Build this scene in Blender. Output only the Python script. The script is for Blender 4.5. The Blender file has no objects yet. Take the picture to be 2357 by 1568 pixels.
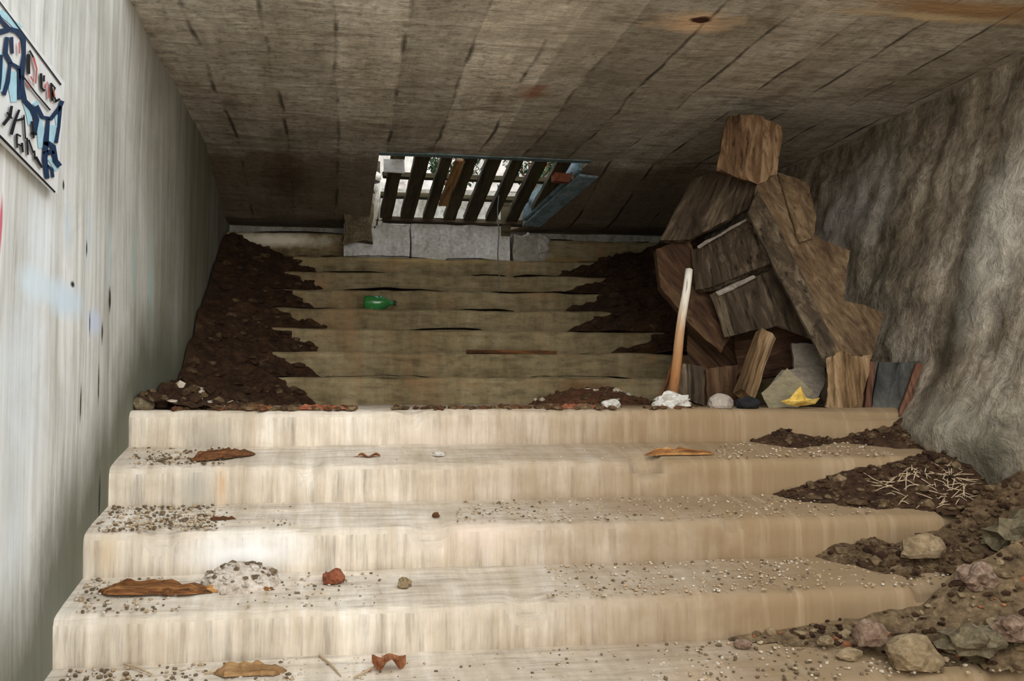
import bpy, bmesh, math, random
from mathutils import Vector, Matrix, noise
random.seed(7)
scene = bpy.context.scene
COL = scene.collection
V = Vector

# ------------------------------------------------------------------ camera
F_PX, CX, CY = 2350.0, 1178.5, 784.0
VPX, HORIZON = 770.0, 900.0
PHI = math.atan((HORIZON - CY) / F_PX)
THETA = math.atan((CX - VPX) / F_PX * math.cos(PHI))
FW = V((math.sin(THETA) * math.cos(PHI), math.cos(THETA) * math.cos(PHI), math.sin(PHI)))
RT = V((math.cos(THETA), -math.sin(THETA), 0))
UP = RT.cross(FW)
EYE = 1.606                       # eye height above the lower floor; modelling is eye-relative


def ray(px, py):
    return FW * F_PX + RT * (px - CX) + UP * (CY - py)


def atY(px, py, Y):
    d = ray(px, py)
    return d * (Y / d.y)


def atZ(px, py, Z):
    d = ray(px, py)
    return d * (Z / d.z)


def atX(px, py, X):
    d = ray(px, py)
    return d * (X / d.x)


cam_data = bpy.data.cameras.new('camera')
cam_data.sensor_fit = 'HORIZONTAL'
cam_data.sensor_width = 36.0
cam_data.lens = 36.0 * F_PX / 2357.0
cam_data.clip_start = 0.02
cam = bpy.data.objects.new('camera', cam_data)
cam.rotation_euler = (math.pi / 2 + PHI, 0, -THETA)
cam.location = (0, 0, EYE)
COL.objects.link(cam)
scene.camera = cam

# ------------------------------------------------------------------ dimensions (eye-relative)
XL = -0.80                        # left wall plane
ZC = 1.52                         # ceiling
ZLAND = -0.078
YN0, TREAD, RISE = 4.26, 0.365, 0.191
YU0, UTREAD, URISE = 5.75, 0.30, 0.152
FLOOR = -EYE


def yn(k): return YN0 - TREAD * k


def zn(k): return ZLAND - RISE * k


SLOPE = 0.045                     # worn treads fall towards the nosing


def TZ(k, y):
    if k < 1:
        return zn(k)
    return zn(k) + SLOPE * min(1, max(0, (y - yn(k) - .03) / (TREAD - .03)))


def lie(px, py, z):
    """point on a worn tread at a pixel; z is the nominal tread height plus any offset"""
    k = math.ceil((ZLAND - z) / RISE - 1e-3)
    d = ray(px, py)
    lo, hi = yn(k) - .12, yn(k - 1) - .01
    for _ in range(30):
        y = (lo + hi) / 2
        if d.z / d.y * y > z + TZ(k, y) - zn(k):
            lo = y
        else:
            hi = y
    return V((d.x / d.y * lo, lo, z + TZ(k, lo) - zn(k)))


def wall_x(y, z):
    x = 2.66 + (0.26 * z if z > 0 else 0.30 * z)
    x -= .11 * math.exp(-((z + .16) / .17) ** 2) * math.exp(-((y - 3.95) / .42) ** 4)
    return max(x, 2.30)


def n3(p, f=1.0, s=0.0):
    return noise.noise_vector(V((p[0] * f + s, p[1] * f + s * 1.7, p[2] * f - s)))


def n1(p, f=1.0, s=0.0):
    return noise.noise(V((p[0] * f + s, p[1] * f + s * 1.7, p[2] * f - s)))


# ------------------------------------------------------------------ mesh builder
class MB:
    def __init__(self):
        self.v, self.f, self.m, self.lc = [], [], [], []

    def add(self, verts, faces, lcs=None, mat=0):
        b = len(self.v)
        self.v += [V(p) for p in verts]
        self.lc += [V(p) for p in (lcs if lcs is not None else verts)]
        for fc in faces:
            self.f.append(tuple(b + i for i in fc))
            self.m.append(mat)
        return self

    def box(self, c, half, R=None, segs=(1, 1, 1), amp=0.0, freq=4.0, seed=0.0, mat=0, ends=0.0):
        """box with subdivided, noise-roughened faces; local x is the grain"""
        R = R or Matrix.Identity(3)
        c = V(c)
        idx, vs, ls, fs = {}, [], [], []
        n = segs

        def vid(i, j, k):
            key = (i, j, k)
            if key not in idx:
                l = V(((i / n[0] * 2 - 1) * half[0], (j / n[1] * 2 - 1) * half[1], (k / n[2] * 2 - 1) * half[2]))
                d = l.copy()
                if amp:
                    d += n3(l + V((seed, seed, 0)), freq, seed) * amp
                if ends and i in (0, n[0]):
                    d.x += n1(l, 30, seed + i) * ends
                idx[key] = len(vs)
                vs.append(c + R @ d)
                ls.append(l + V((seed * 3.1, seed, 0)))
            return idx[key]
        for a, b_, c_ in ((0, 1, 2), (1, 2, 0), (2, 0, 1)):
            for side in (0, 1):
                for p in range(n[a]):
                    for q in range(n[b_]):
                        quad = []
                        for dp, dq in ((0, 0), (1, 0), (1, 1), (0, 1)):
                            key = [0, 0, 0]
                            key[a], key[b_], key[c_] = p + dp, q + dq, side * n[c_]
                            quad.append(vid(*key))
                        fs.append(quad if side else quad[::-1])
        return self.add(vs, fs, ls, mat)

    def span(self, p0, p1, w, t, normal=(0, -1, 0), segs=(10, 2, 1), amp=0.006, freq=7, seed=0.0, ends=0.02, mat=0):
        """board from p0 to p1, w wide, t thick, face turned to normal"""
        p0, p1 = V(p0), V(p1)
        x = (p1 - p0).normalized()
        nn = V(normal)
        z = (nn - x * nn.dot(x)).normalized()
        y = z.cross(x)
        R = Matrix((x, y, z)).transposed()
        return self.box((p0 + p1) / 2, ((p1 - p0).length / 2, w / 2, t / 2), R, segs, amp, freq, seed, mat, ends)

    def prism(self, poly, ext, axis=None, sub=1, jit=0.0, seed=0.0, mat=0):
        ext = V(ext)
        pts = []
        n = len(poly)
        for i in range(n):
            a, b = V(poly[i]), V(poly[(i + 1) % n])
            m = max(1, int(sub))
            for s in range(m):
                q = a.lerp(b, s / m)
                if s and jit:
                    q += n3(q, 25, seed + i) * jit
                pts.append(q)
        N = len(pts)
        # make front normal opposite to ext
        nrm = V((0, 0, 0))
        for i in range(N):
            nrm += pts[i].cross(pts[(i + 1) % N])
        if nrm.dot(ext) > 0:
            pts.reverse()
        ax = V(axis).normalized() if axis is not None else (pts[1] - pts[0]).normalized()
        nz = ext.normalized()
        ay = nz.cross(ax)

        def loc(p): return V((p.dot(ax) + seed * 2.3, p.dot(ay), p.dot(nz)))
        back = [p + ext for p in pts]
        vs = pts + back
        fs = [tuple(range(N)), tuple(range(2 * N - 1, N - 1, -1))]
        fs += [(i, N + i, N + (i + 1) % N, (i + 1) % N)[::-1] for i in range(N)]
        fs = [fs[0], fs[1]] + [f[::-1] for f in fs[2:]]
        return self.add(vs, fs, [loc(p) for p in vs], mat)

    def ico(self, c, r, R=None, sub=2, amp=0.25, freq=1.6, seed=0.0, mat=0, flat=None):
        bm = bmesh.new()
        bmesh.ops.create_icosphere(bm, subdivisions=sub, radius=1.0)
        bm.verts.ensure_lookup_table()
        R = R or Matrix.Identity(3)
        c = V(c)
        vs, ls = [], []
        for v in bm.verts:
            p = v.co.copy()
            k = 1 + amp * n1(p, freq, seed) + amp * .45 * n1(p, freq * 2.7, seed + 5)
            p = p * k
            if flat is not None and p.z < -flat:
                p.z = -flat
            p = V((p.x * r[0], p.y * r[1], p.z * r[2]))
            vs.append(c + R @ p)
            ls.append(p + V((seed, seed * .7, 0)))
        fs = [tuple(v.index for v in f.verts) for f in bm.faces]
        bm.free()
        return self.add(vs, fs, ls, mat)

    def tube(self, pts, radii, sides=8, cap=True, seed=0.0, mat=0, amp=0.0):
        pts = [V(p) for p in pts]
        vs, ls, fs = [], [], []
        n = len(pts)
        L = 0
        ref = V((0, 0, 1))
        for i, p in enumerate(pts):
            t = (pts[min(i + 1, n - 1)] - pts[max(i - 1, 0)]).normalized()
            if abs(t.dot(ref)) > .95:
                ref = V((1, 0, 0))
            a = t.cross(ref).normalized()
            b = t.cross(a)
            if i:
                L += (p - pts[i - 1]).length
            for s in range(sides):
                an = 2 * math.pi * s / sides
                rr = radii[i] * (1 + amp * n1((L * 12, math.cos(an), math.sin(an)), 2, seed))
                vs.append(p + a * math.cos(an) * rr + b * math.sin(an) * rr)
                ls.append(V((L + seed * 2, math.cos(an) * radii[i], math.sin(an) * radii[i])))
        for i in range(n - 1):
            for s in range(sides):
                s2 = (s + 1) % sides
                fs.append((i * sides + s, i * sides + s2, (i + 1) * sides + s2, (i + 1) * sides + s))
        if cap:
            fs.append(tuple(range(sides))[::-1])
            fs.append(tuple((n - 1) * sides + s for s in range(sides)))
        return self.add(vs, fs, ls, mat)

    def field(self, x0, x1, y0, y1, step, func, base, mat=0, eps=0.004):
        """heightfield mound; func gives the surface, base what it lies on"""
        nx, ny = max(2, int((x1 - x0) / step)), max(2, int((y1 - y0) / step))
        H = {}
        for i in range(nx + 1):
            for j in range(ny + 1):
                x, y = x0 + (x1 - x0) * i / nx, y0 + (y1 - y0) * j / ny
                H[i, j] = (x, y, func(x, y), base(x, y))
        idx, vs, fs = {}, [], []

        def vid(k):
            if k not in idx:
                x, y, h, b = H[k]
                idx[k] = len(vs)
                vs.append(V((x, y, max(h, b - .01))))
            return idx[k]
        for i in range(nx):
            for j in range(ny):
                q = [(i, j), (i + 1, j), (i + 1, j + 1), (i, j + 1)]
                if any(H[k][2] > H[k][3] + eps for k in q) and all(H[k][2] > H[k][3] - .045 for k in q):
                    fs.append(tuple(vid(k) for k in q))
        return self.add(vs, fs, None, mat)

    def build(self, name, mats, parent=None, origin=None, smooth=False, bevel=0.0, **props):
        o0 = V((0, 0, 0))
        if parent is not None:
            o0 = V(parent['_o'])
        if origin is not None:
            o0 = V(origin)
        me = bpy.data.meshes.new(name)
        me.from_pydata([tuple(p - o0) for p in self.v], [], self.f)
        at = me.attributes.new('lc', 'FLOAT_VECTOR', 'POINT')
        at.data.foreach_set('vector', [c for p in self.lc for c in p])
        mats = mats if isinstance(mats, (list, tuple)) else [mats]
        for m in mats:
            me.materials.append(m)
        me.polygons.foreach_set('material_index', self.m)
        if smooth:
            me.polygons.foreach_set('use_smooth', [True] * len(me.polygons))
        me.update()
        ob = bpy.data.objects.new(name, me)
        COL.objects.link(ob)
        if parent is not None:
            ob.parent = parent
        else:
            ob.location = o0
        if bevel:
            md = ob.modifiers.new('bevel', 'BEVEL')
            md.width = bevel
            md.segments = 2
            md.limit_method = 'ANGLE'
        for k, v in props.items():
            ob[k] = v
        return ob


def thing(name, label, category, loc, group=None):
    o = bpy.data.objects.new(name, None)
    o.empty_display_size = .05
    COL.objects.link(o)
    o.location = loc
    o['_o'] = tuple(loc)
    o['label'] = label
    o['category'] = category
    if group:
        o['group'] = group
    return o


def rotz(a, tilt=0.0, roll=0.0):
    return (Matrix.Rotation(a, 3, 'Z') @ Matrix.Rotation(tilt, 3, 'Y') @ Matrix.Rotation(roll, 3, 'X'))


# ------------------------------------------------------------------ materials
class NG:
    def __init__(self, name):
        self.m = bpy.data.materials.new(name)
        self.m.use_nodes = True
        self.t = self.m.node_tree
        self.t.nodes.clear()
        self.out = self.t.nodes.new('ShaderNodeOutputMaterial')
        self.bsdf = self.t.nodes.new('ShaderNodeBsdfPrincipled')
        self.t.links.new(self.bsdf.outputs[0], self.out.inputs[0])
        self.bsdf.inputs['Specular IOR Level'].default_value = .25

    def n(self, kind, **kw):
        nd = self.t.nodes.new(kind)
        for k, v in kw.items():
            setattr(nd, k, v)
        return nd

    def put(self, sock, val):
        if hasattr(val, 'is_linked') or isinstance(val, bpy.types.NodeSocket):
            self.t.links.new(val, sock)
        elif isinstance(val, (tuple, list)) and len(val) == 3 and sock.type == 'RGBA':
            sock.default_value = (*val, 1)
        else:
            sock.default_value = val

    def coords(self, kind='Object'):
        if kind == 'lc':
            return self.n('ShaderNodeAttribute', attribute_name='lc').outputs['Vector']
        return self.n('ShaderNodeTexCoord').outputs[kind]

    def scale(self, v, s, loc=(0, 0, 0)):
        nd = self.n('ShaderNodeMapping')
        self.put(nd.inputs[0], v)
        nd.inputs['Scale'].default_value = s
        nd.inputs['Location'].default_value = loc
        return nd.outputs[0]

    def noise(self, v, s=1.0, detail=4, rough=.6, dist=0.0):
        nd = self.n('ShaderNodeTexNoise')
        self.put(nd.inputs['Vector'], v)
        nd.inputs['Scale'].default_value = s
        nd.inputs['Detail'].default_value = detail
        nd.inputs['Roughness'].default_value = rough
        nd.inputs['Distortion'].default_value = dist
        return nd.outputs[0]

    def ramp(self, f, stops):
        nd = self.n('ShaderNodeValToRGB')
        e = nd.color_ramp.elements
        while len(e) < len(stops):
            e.new(.5)
        for el, (p, c) in zip(e, stops):
            el.position = p
            el.color = (*c, 1) if len(c) == 3 else c
        self.put(nd.inputs[0], f)
        return nd.outputs[0]

    def rng(self, f, a, b, c=0.0, d=1.0):
        nd = self.n('ShaderNodeMapRange')
        self.put(nd.inputs[0], f)
        for i, v in enumerate((a, b, c, d)):
            nd.inputs[i + 1].default_value = v
        return nd.outputs[0]

    def math(self, op, a, b=None, c=None):
        nd = self.n('ShaderNodeMath', operation=op)
        self.put(nd.inputs[0], a)
        if b is not None:
            self.put(nd.inputs[1], b)
        if c is not None:
            self.put(nd.inputs[2], c)
        return nd.outputs[0]

    def mix(self, f, a, b, mode='MIX'):
        nd = self.n('ShaderNodeMix', data_type='RGBA', blend_type=mode)
        self.put(nd.inputs[0], f)
        self.put(nd.inputs[6], a)
        self.put(nd.inputs[7], b)
        return nd.outputs[2]

    def sep(self, v):
        nd = self.n('ShaderNodeSeparateXYZ')
        self.put(nd.inputs[0], v)
        return nd.outputs

    def spot(self, v, c, r, soft=.35, wob=.35, ws=6.0):
        """mask of one stain: ellipse about c with radii r and a ragged rim"""
        m = self.n('ShaderNodeMapping')
        self.put(m.inputs[0], v)
        m.inputs['Scale'].default_value = tuple(1 / q for q in r)
        m.inputs['Location'].default_value = tuple(-a / q for a, q in zip(c, r))
        ln = self.n('ShaderNodeVectorMath', operation='LENGTH')
        self.put(ln.inputs[0], m.outputs[0])
        nz = self.noise(v, ws, 4, .65)
        d = self.math('ADD', ln.outputs['Value'], self.math('MULTIPLY', self.math('SUBTRACT', nz, .5), wob * 2))
        return self.rng(d, 1.0, 1.0 - soft)

    def finish(self, color, rough=.9, height=None, strength=.5, dist=.01):
        self.put(self.bsdf.inputs['Base Color'], color)
        self.put(self.bsdf.inputs['Roughness'], rough)
        if height is not None:
            b = self.n('ShaderNodeBump')
            b.inputs['Strength'].default_value = strength
            b.inputs['Distance'].default_value = dist
            self.put(b.inputs['Height'], height)
            self.put(self.bsdf.inputs['Normal'], b.outputs[0])
        return self.m


def concrete(name, stops, streak=(1, 1, 1), blotch=1.3, grime=(.1, .08, .05), grime_amt=.5, fine=40, bump=.5, extra=None, contrast=(.3, .7), fine_dir=None, fine_amt=.6, offset=None):
    g = NG(name)
    p = g.coords()
    if offset:                        # flights are built about their own foot
        p = g.scale(p, (1, 1, 1), offset)
    big = g.noise(p, blotch, 6, .65, .4)
    st = g.noise(g.scale(p, streak), 1.0, 5, .65)
    f = g.math('ADD', g.math('MULTIPLY', big, .5), g.math('MULTIPLY', st, .5))
    col = g.ramp(f, [(contrast[0] + (contrast[1] - contrast[0]) * i / (len(stops) - 1), c) for i, c in enumerate(stops)])
    if fine_dir:                      # fine brush streaks: down the risers, along the treads
        nz = g.sep(g.n('ShaderNodeNewGeometry').outputs['Normal'])[2]
        va, vb = g.scale(p, fine_dir), g.scale(p, (4, 34, 34))
        top = g.rng(nz, .4, .7)
        mv = g.n('ShaderNodeMix', data_type='VECTOR')
        g.put(mv.inputs[0], top)
        g.put(mv.inputs[4], va)
        g.put(mv.inputs[5], vb)
        fn = g.noise(mv.outputs[1], 1.0, 4, .7)
    else:
        fn = g.noise(p, fine, 4, .7)
    col = g.mix(fine_amt, col, g.ramp(fn, [(.28, (.28, .27, .25)), (.48, (1, 1, 1)), (.75, (1.5, 1.48, 1.45))]), 'MULTIPLY')
    gr = g.rng(g.noise(p, blotch * 3.1, 6, .75, .8), .5, .72, 0, grime_amt)
    col = g.mix(gr, col, grime)
    h = g.math('ADD', g.math('MULTIPLY', fn, .5), g.math('MULTIPLY', st, .8))
    if extra:
        col, h = extra(g, p, col, h)
    return g.finish(col, .93, h, bump, .012)


# left wall: pale grey concrete, vertical weeping streaks, faded blue-white spray paint
def left_extra(g, p, col, h):
    def w(x, y): return atX(x, y, XL)
    # rust-brown and green weeping streaks
    s2 = g.noise(g.scale(p, (1, 9, .35), (0, 3, 0)), 1.0, 4, .7)
    col = g.mix(g.rng(s2, .54, .74, 0, .4), col, (.26, .24, .17))
    s3 = g.noise(g.scale(p, (1, 14, .5), (0, 9, 0)), 1.0, 3, .6)
    col = g.mix(g.rng(s3, .58, .72, 0, .6), col, (.72, .74, .73))
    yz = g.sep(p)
    far = g.rng(yz[1], 3.3, 5.9, 0, .86)  # shade deepening with depth, painted into the wall colour
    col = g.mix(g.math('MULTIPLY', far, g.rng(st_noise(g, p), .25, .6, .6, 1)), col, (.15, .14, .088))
    for (a, b, rx, rz, c, k) in (
            (150, 690, .26, .075, (.66, .80, .93), .9), (215, 740, .15, .06, (.62, .71, .90), .85), (85, 655, .22, .065, (.70, .86, .97), .9),
            (155, 520, .05, .12, (.56, .68, .78), .6), (205, 540, .05, .16, (.56, .67, .74), .55), (255, 590, .05, .2, (.52, .66, .72), .55),
            (310, 610, .08, .2, (.40, .55, .54), .55), (345, 660, .09, .22, (.40, .56, .54), .6), (345, 560, .05, .1, (.42, .56, .54), .5)):
        q = w(a, b)
        col = g.mix(g.math('MULTIPLY', g.spot(p, q, (.5, rx, rz), .7, .3, 7), k), col, c)
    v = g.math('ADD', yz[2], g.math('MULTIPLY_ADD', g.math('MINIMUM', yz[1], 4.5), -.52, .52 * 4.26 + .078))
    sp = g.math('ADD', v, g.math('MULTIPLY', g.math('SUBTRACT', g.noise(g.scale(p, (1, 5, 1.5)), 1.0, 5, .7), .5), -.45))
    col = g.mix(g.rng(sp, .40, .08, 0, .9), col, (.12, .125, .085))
    for (a, b, ry, rz) in ((40, 1000, .3, .35), (60, 800, .25, .25), (90, 560, .2, .25), (30, 1250, .2, .2)):  # daylight on the near end, painted in as pale bluish patches
        col = g.mix(g.math('MULTIPLY', g.spot(p, w(a, b), (.5, ry, rz), .9, .6, 4), .6), col, (.80, .88, .95))
    q = w(0, 515)
    col = g.mix(g.math('MULTIPLY', g.spot(p, q, (.5, .016, .085), .5, .2, 9), .9), col, (.62, .10, .17))
    for (a, b, ry, rz) in ((198, 572, .012, .032), (147, 427, .012, .02), (184, 930, .014, .075), (226, 885, .014, .09), (256, 690, .03, .06),
                           (205, 745, .01, .05), (236, 765, .018, .05), (228, 1150, .02, .12), (165, 655, .03, .012)):
        q = w(a, b)
        m = g.spot(p, q, (.5, ry, rz), .6, .35, 30)
        col = g.mix(m, col, (.035, .03, .022))
        h = g.math('SUBTRACT', h, g.math('MULTIPLY', m, .8))
    return col, h


def st_noise(g, p):
    return g.noise(g.scale(p, (1, 4, .6), (0, 5, 0)), 1.0, 4, .6)


M = {}
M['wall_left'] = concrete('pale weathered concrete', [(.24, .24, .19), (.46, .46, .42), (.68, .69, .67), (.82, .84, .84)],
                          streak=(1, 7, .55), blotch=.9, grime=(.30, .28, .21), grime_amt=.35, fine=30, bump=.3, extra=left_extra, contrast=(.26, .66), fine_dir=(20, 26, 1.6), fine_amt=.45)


def right_extra(g, p, col, h):
    s2 = g.noise(g.scale(p, (1, 10, .7), (0, 3, 0)), 1.0, 5, .7)
    col = g.mix(g.rng(s2, .50, .70, 0, .7), col, (.10, .075, .045))
    q = atX(2232, 640, 2.8)
    band = g.spot(p, (2.7, q.y, q.z - .1), (2, .17, .95), .75, .3, 5)
    col = g.mix(g.math('MULTIPLY', band, .9), col, (.055, .042, .025))
    q = atX(2265, 1040, 2.5)
    col = g.mix(g.math('MULTIPLY', g.spot(p, q, (2, .12, .17), .8, .4, 9), .8), col, (.05, .042, .02))
    q = atX(1950, 480, 2.9)
    col = g.mix(g.math('MULTIPLY', g.spot(p, q, (2, .6, .36), .8, .6, 5), .7), col, (.56, .53, .51))
    q = atX(2330, 520, 2.9)
    col = g.mix(g.math('MULTIPLY', g.spot(p, q, (2, .26, .6), .8, .3, 5), .7), col, (.58, .55, .47))
    mo = g.noise(p, 9, 5, .75, .6)
    col = g.mix(.7, col, g.ramp(mo, [(.35, (.5, .47, .42)), (.5, (1, 1, 1)), (.65, (1.4, 1.38, 1.34))]), 'MULTIPLY')
    h = g.math('ADD', h, g.math('MULTIPLY', mo, 1.6))
    q = atX(2180, 1000, 2.5)
    col = g.mix(g.math('MULTIPLY', g.spot(p, q, (2, .5, .25), .8, .5, 6), .4), col, (.28, .275, .22))
    return col, h


M['wall_right'] = concrete('brown stained rough concrete', [(.10, .08, .05), (.22, .18, .13), (.36, .31, .24), (.52, .48, .42)],
                           streak=(3, 9, .8), blotch=2.2, grime=(.07, .06, .04), grime_amt=.6, fine=28, bump=1.0, extra=right_extra, contrast=(.3, .68))


def ceil_extra(g, p, col, h):
    xyz = g.sep(p)
    wob = g.noise(g.scale(p, (.6, .9, 1)), 1.0, 3, .5)
    xx = g.math('ADD', xyz[0], g.math('MULTIPLY', g.math('SUBTRACT', wob, .5), .10))
    u = g.math('DIVIDE', xx, .30)
    fl = g.math('FLOOR', u)
    fr = g.math('SUBTRACT', u, fl)
    wn = g.n('ShaderNodeTexWhiteNoise', noise_dimensions='1D')
    g.put(wn.inputs['W'], fl)
    col = g.mix(.75, col, g.ramp(wn.outputs[0], [(0, (.62, .60, .56)), (1, (1.25, 1.23, 1.17))]), 'MULTIPLY')
    seam = atZ(1342, 34, ZC).x
    col = g.mix(g.math('MULTIPLY', g.rng(xx, seam - .006, seam + .006), .42), col, (.20, .165, .12))
    dip_tone = g.math('ADD', xyz[1], g.math('MULTIPLY', g.math('SUBTRACT', g.noise(p, 3, 5, .7), .5), .5))  # dipping part coloured darker and redder, with a ragged start
    col = g.mix(g.rng(dip_tone, 6.42, 6.62, 0, .78), col, (.10, .062, .03))
    brk = g.noise(g.scale(p, (1, 1.6, 1), (4, 0, 0)), 1.3, 3, .6)
    line = g.math('MULTIPLY', g.rng(g.math('ABSOLUTE', g.math('SUBTRACT', fr, .5)), .455, .5), g.rng(brk, .44, .60))
    col = g.mix(g.math('MULTIPLY', line, .85), col, (.05, .04, .025))
    # cross ripples left by the shuttering boards
    rip = g.noise(g.scale(p, (3.0, 16, 1)), 1.0, 4, .65)
    col = g.mix(g.rng(rip, .52, .70, 0, .6), col, (.20, .165, .115))
    h = g.math('ADD', h, g.math('MULTIPLY', rip, .9))
    h = g.math('SUBTRACT', h, line)
    for (a, b, rx, ry, c, k) in ((1225, 213, .10, .18, (.35, .12, .05), .75), (1600, 50, .22, .15, (.85, .60, .38), 1.0),
                                 (1000, 345, .14, .14, (.16, .08, .03), .6), (2240, 22, .60, .17, (.42, .25, .12), .95),
                                 (2170, 40, .55, .05, (.75, .58, .36), .8), (1250, 60, .35, .5, (.66, .60, .50), .4),
                                 (660, 380, .2, .5, (.08, .045, .025), .7)):
        q = atZ(a, b, ZC)
        col = g.mix(g.math('MULTIPLY', g.spot(p, q, (rx, ry, .8), .7, .6, 10), k), col, c)
    q = atZ(1612, 45, ZC)
    m = g.spot(p, q, (.05, .045, .8), .4, .5, 18)
    col = g.mix(m, col, (.07, .022, .012))
    return col, g.math('SUBTRACT', h, m)


M['ceiling'] = concrete('board marked concrete', [(.27, .235, .18), (.58, .53, .455), (.78, .735, .66), (.92, .89, .83)],
                        streak=(7, .7, 1), blotch=1.4, grime=(.24, .20, .145), grime_amt=.45, fine=26, bump=1.0, extra=ceil_extra, contrast=(.3, .7), fine_amt=.75)


def stair_extra(g, p, col, h):
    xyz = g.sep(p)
    tan_mix = g.math('ADD', g.rng(xyz[0], -.4, 1.9, -.3, 1.0), g.math('SUBTRACT', g.noise(p, 1.7, 5, .7), .45))  # steps turn tan brown towards the right, broken by noise
    col = g.mix(g.rng(tan_mix, 0, .8, 0, .93), col, (.225, .148, .074))
    s2 = g.noise(g.scale(p, (22, 2, 1.2), (3, 0, 0)), 1.0, 4, .65)
    col = g.mix(g.rng(s2, .53, .75, 0, .5), col, (.42, .33, .22))
    for (a, b, k, rx, c, am) in ((560, 1275, 3, .26, (.92, .92, .92), .8), (480, 1010, 1, .12, (.34, .31, .26), .6), (450, 1125, 2, .09, (.36, .35, .31), .6),
                                 (510, 1120, 2, .03, (.50, .30, .13), .6), (250, 1270, 3, .05, (.62, .47, .28), .5),
                                 (1000, 1010, 1, .3, (.66, .56, .48), .35), (1100, 1230, 3, .25, (.74, .58, .48), .4)):
        q = atY(a, b, yn(k - 1))
        col = g.mix(g.math('MULTIPLY', g.spot(p, q, (rx, .14, .10), .8, .4, 9), am), col, c)
    return col, h


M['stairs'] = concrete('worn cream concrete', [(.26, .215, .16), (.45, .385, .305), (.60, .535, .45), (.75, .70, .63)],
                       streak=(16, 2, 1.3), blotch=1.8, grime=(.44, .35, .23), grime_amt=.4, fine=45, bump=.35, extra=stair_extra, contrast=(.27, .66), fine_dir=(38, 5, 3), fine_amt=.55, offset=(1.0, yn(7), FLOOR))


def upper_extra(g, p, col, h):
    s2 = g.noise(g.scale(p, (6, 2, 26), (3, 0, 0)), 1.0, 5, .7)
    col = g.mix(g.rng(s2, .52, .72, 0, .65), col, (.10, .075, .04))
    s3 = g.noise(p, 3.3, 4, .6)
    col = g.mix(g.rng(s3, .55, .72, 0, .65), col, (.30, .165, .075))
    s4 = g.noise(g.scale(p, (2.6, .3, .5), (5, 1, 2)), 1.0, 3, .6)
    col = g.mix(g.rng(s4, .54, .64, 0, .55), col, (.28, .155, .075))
    for (a, b, rx, rz, c, k) in ((980, 560, .55, .10, (.46, .47, .44), .85), (640, 553, .46, .07, (.80, .74, .60), .95), (1000, 608, .8, .06, (.50, .36, .15), .8), (700, 612, .4, .05, (.40, .30, .14), .6), (1300, 605, .4, .05, (.40, .26, .09), .8),
                                 (1220, 590, .2, .05, (.52, .47, .36), .7), (1350, 890, .25, .07, (.16, .07, .025), .6)):
        q = atY(a, b, 7.85 if b < 620 else YU0)
        col = g.mix(g.math('MULTIPLY', g.spot(p, q, (rx, .5, rz), .7, .5, 8), k), col, c)
    return col, h


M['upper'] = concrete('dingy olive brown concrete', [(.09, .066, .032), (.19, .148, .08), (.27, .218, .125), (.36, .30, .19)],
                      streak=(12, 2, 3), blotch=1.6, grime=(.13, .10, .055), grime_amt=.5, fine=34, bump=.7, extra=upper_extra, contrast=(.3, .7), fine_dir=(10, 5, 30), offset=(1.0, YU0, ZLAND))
M['back'] = concrete('grey block wall', [(.14, .13, .1), (.26, .25, .22), (.36, .36, .33), (.46, .46, .44)], streak=(8, 3, 2), blotch=2.5, grime=(.12, .1, .06), grime_amt=.5, fine=30)
M['kerb'] = concrete('pale grey blue concrete', [(.30, .30, .26), (.48, .48, .45), (.62, .62, .62), (.74, .75, .76)], streak=(14, 3, 2), blotch=5, grime=(.30, .27, .2), grime_amt=.5, fine=40)
M['earth'] = concrete('grassy ground', [(.06, .05, .03), (.10, .085, .05), (.13, .12, .06)], fine=14)
M['house'] = concrete('pale rendered house wall', [(.24, .23, .22), (.42, .40, .39), (.56, .55, .54)], streak=(2, 2, 1), blotch=1.2, fine=8)
M['plain'] = concrete('grey concrete', [(.22, .21, .18), (.33, .31, .27), (.42, .40, .36)], streak=(6, 6, .6), fine=25)


def wood(name, dark, mid, light, along=2.2, across=26, rough=.85, bump=.7, crack=.6):
    g = NG(name)
    p = g.coords('lc')
    a = g.noise(g.scale(p, (along, across, across)), 1.0, 6, .7, .7)
    b = g.noise(g.scale(p, (1.2, 5, 5), (7, 3, 1)), 1.0, 4, .65)
    f = g.math('ADD', g.math('MULTIPLY', a, .6), g.math('MULTIPLY', b, .4))
    col = g.ramp(f, [(.37, dark), (.5, mid), (.62, light)])
    c = g.noise(g.scale(p, (along * .7, across * 1.7, across * 1.7), (2, 8, 4)), 1.0, 3, .6)
    cr = g.rng(c, .58, .68, 0, crack)
    col = g.mix(cr, col, tuple(x * .25 for x in dark))
    return g.finish(col, rough, g.math('SUBTRACT', a, g.math('MULTIPLY', cr, .6)), bump, .008)


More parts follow.
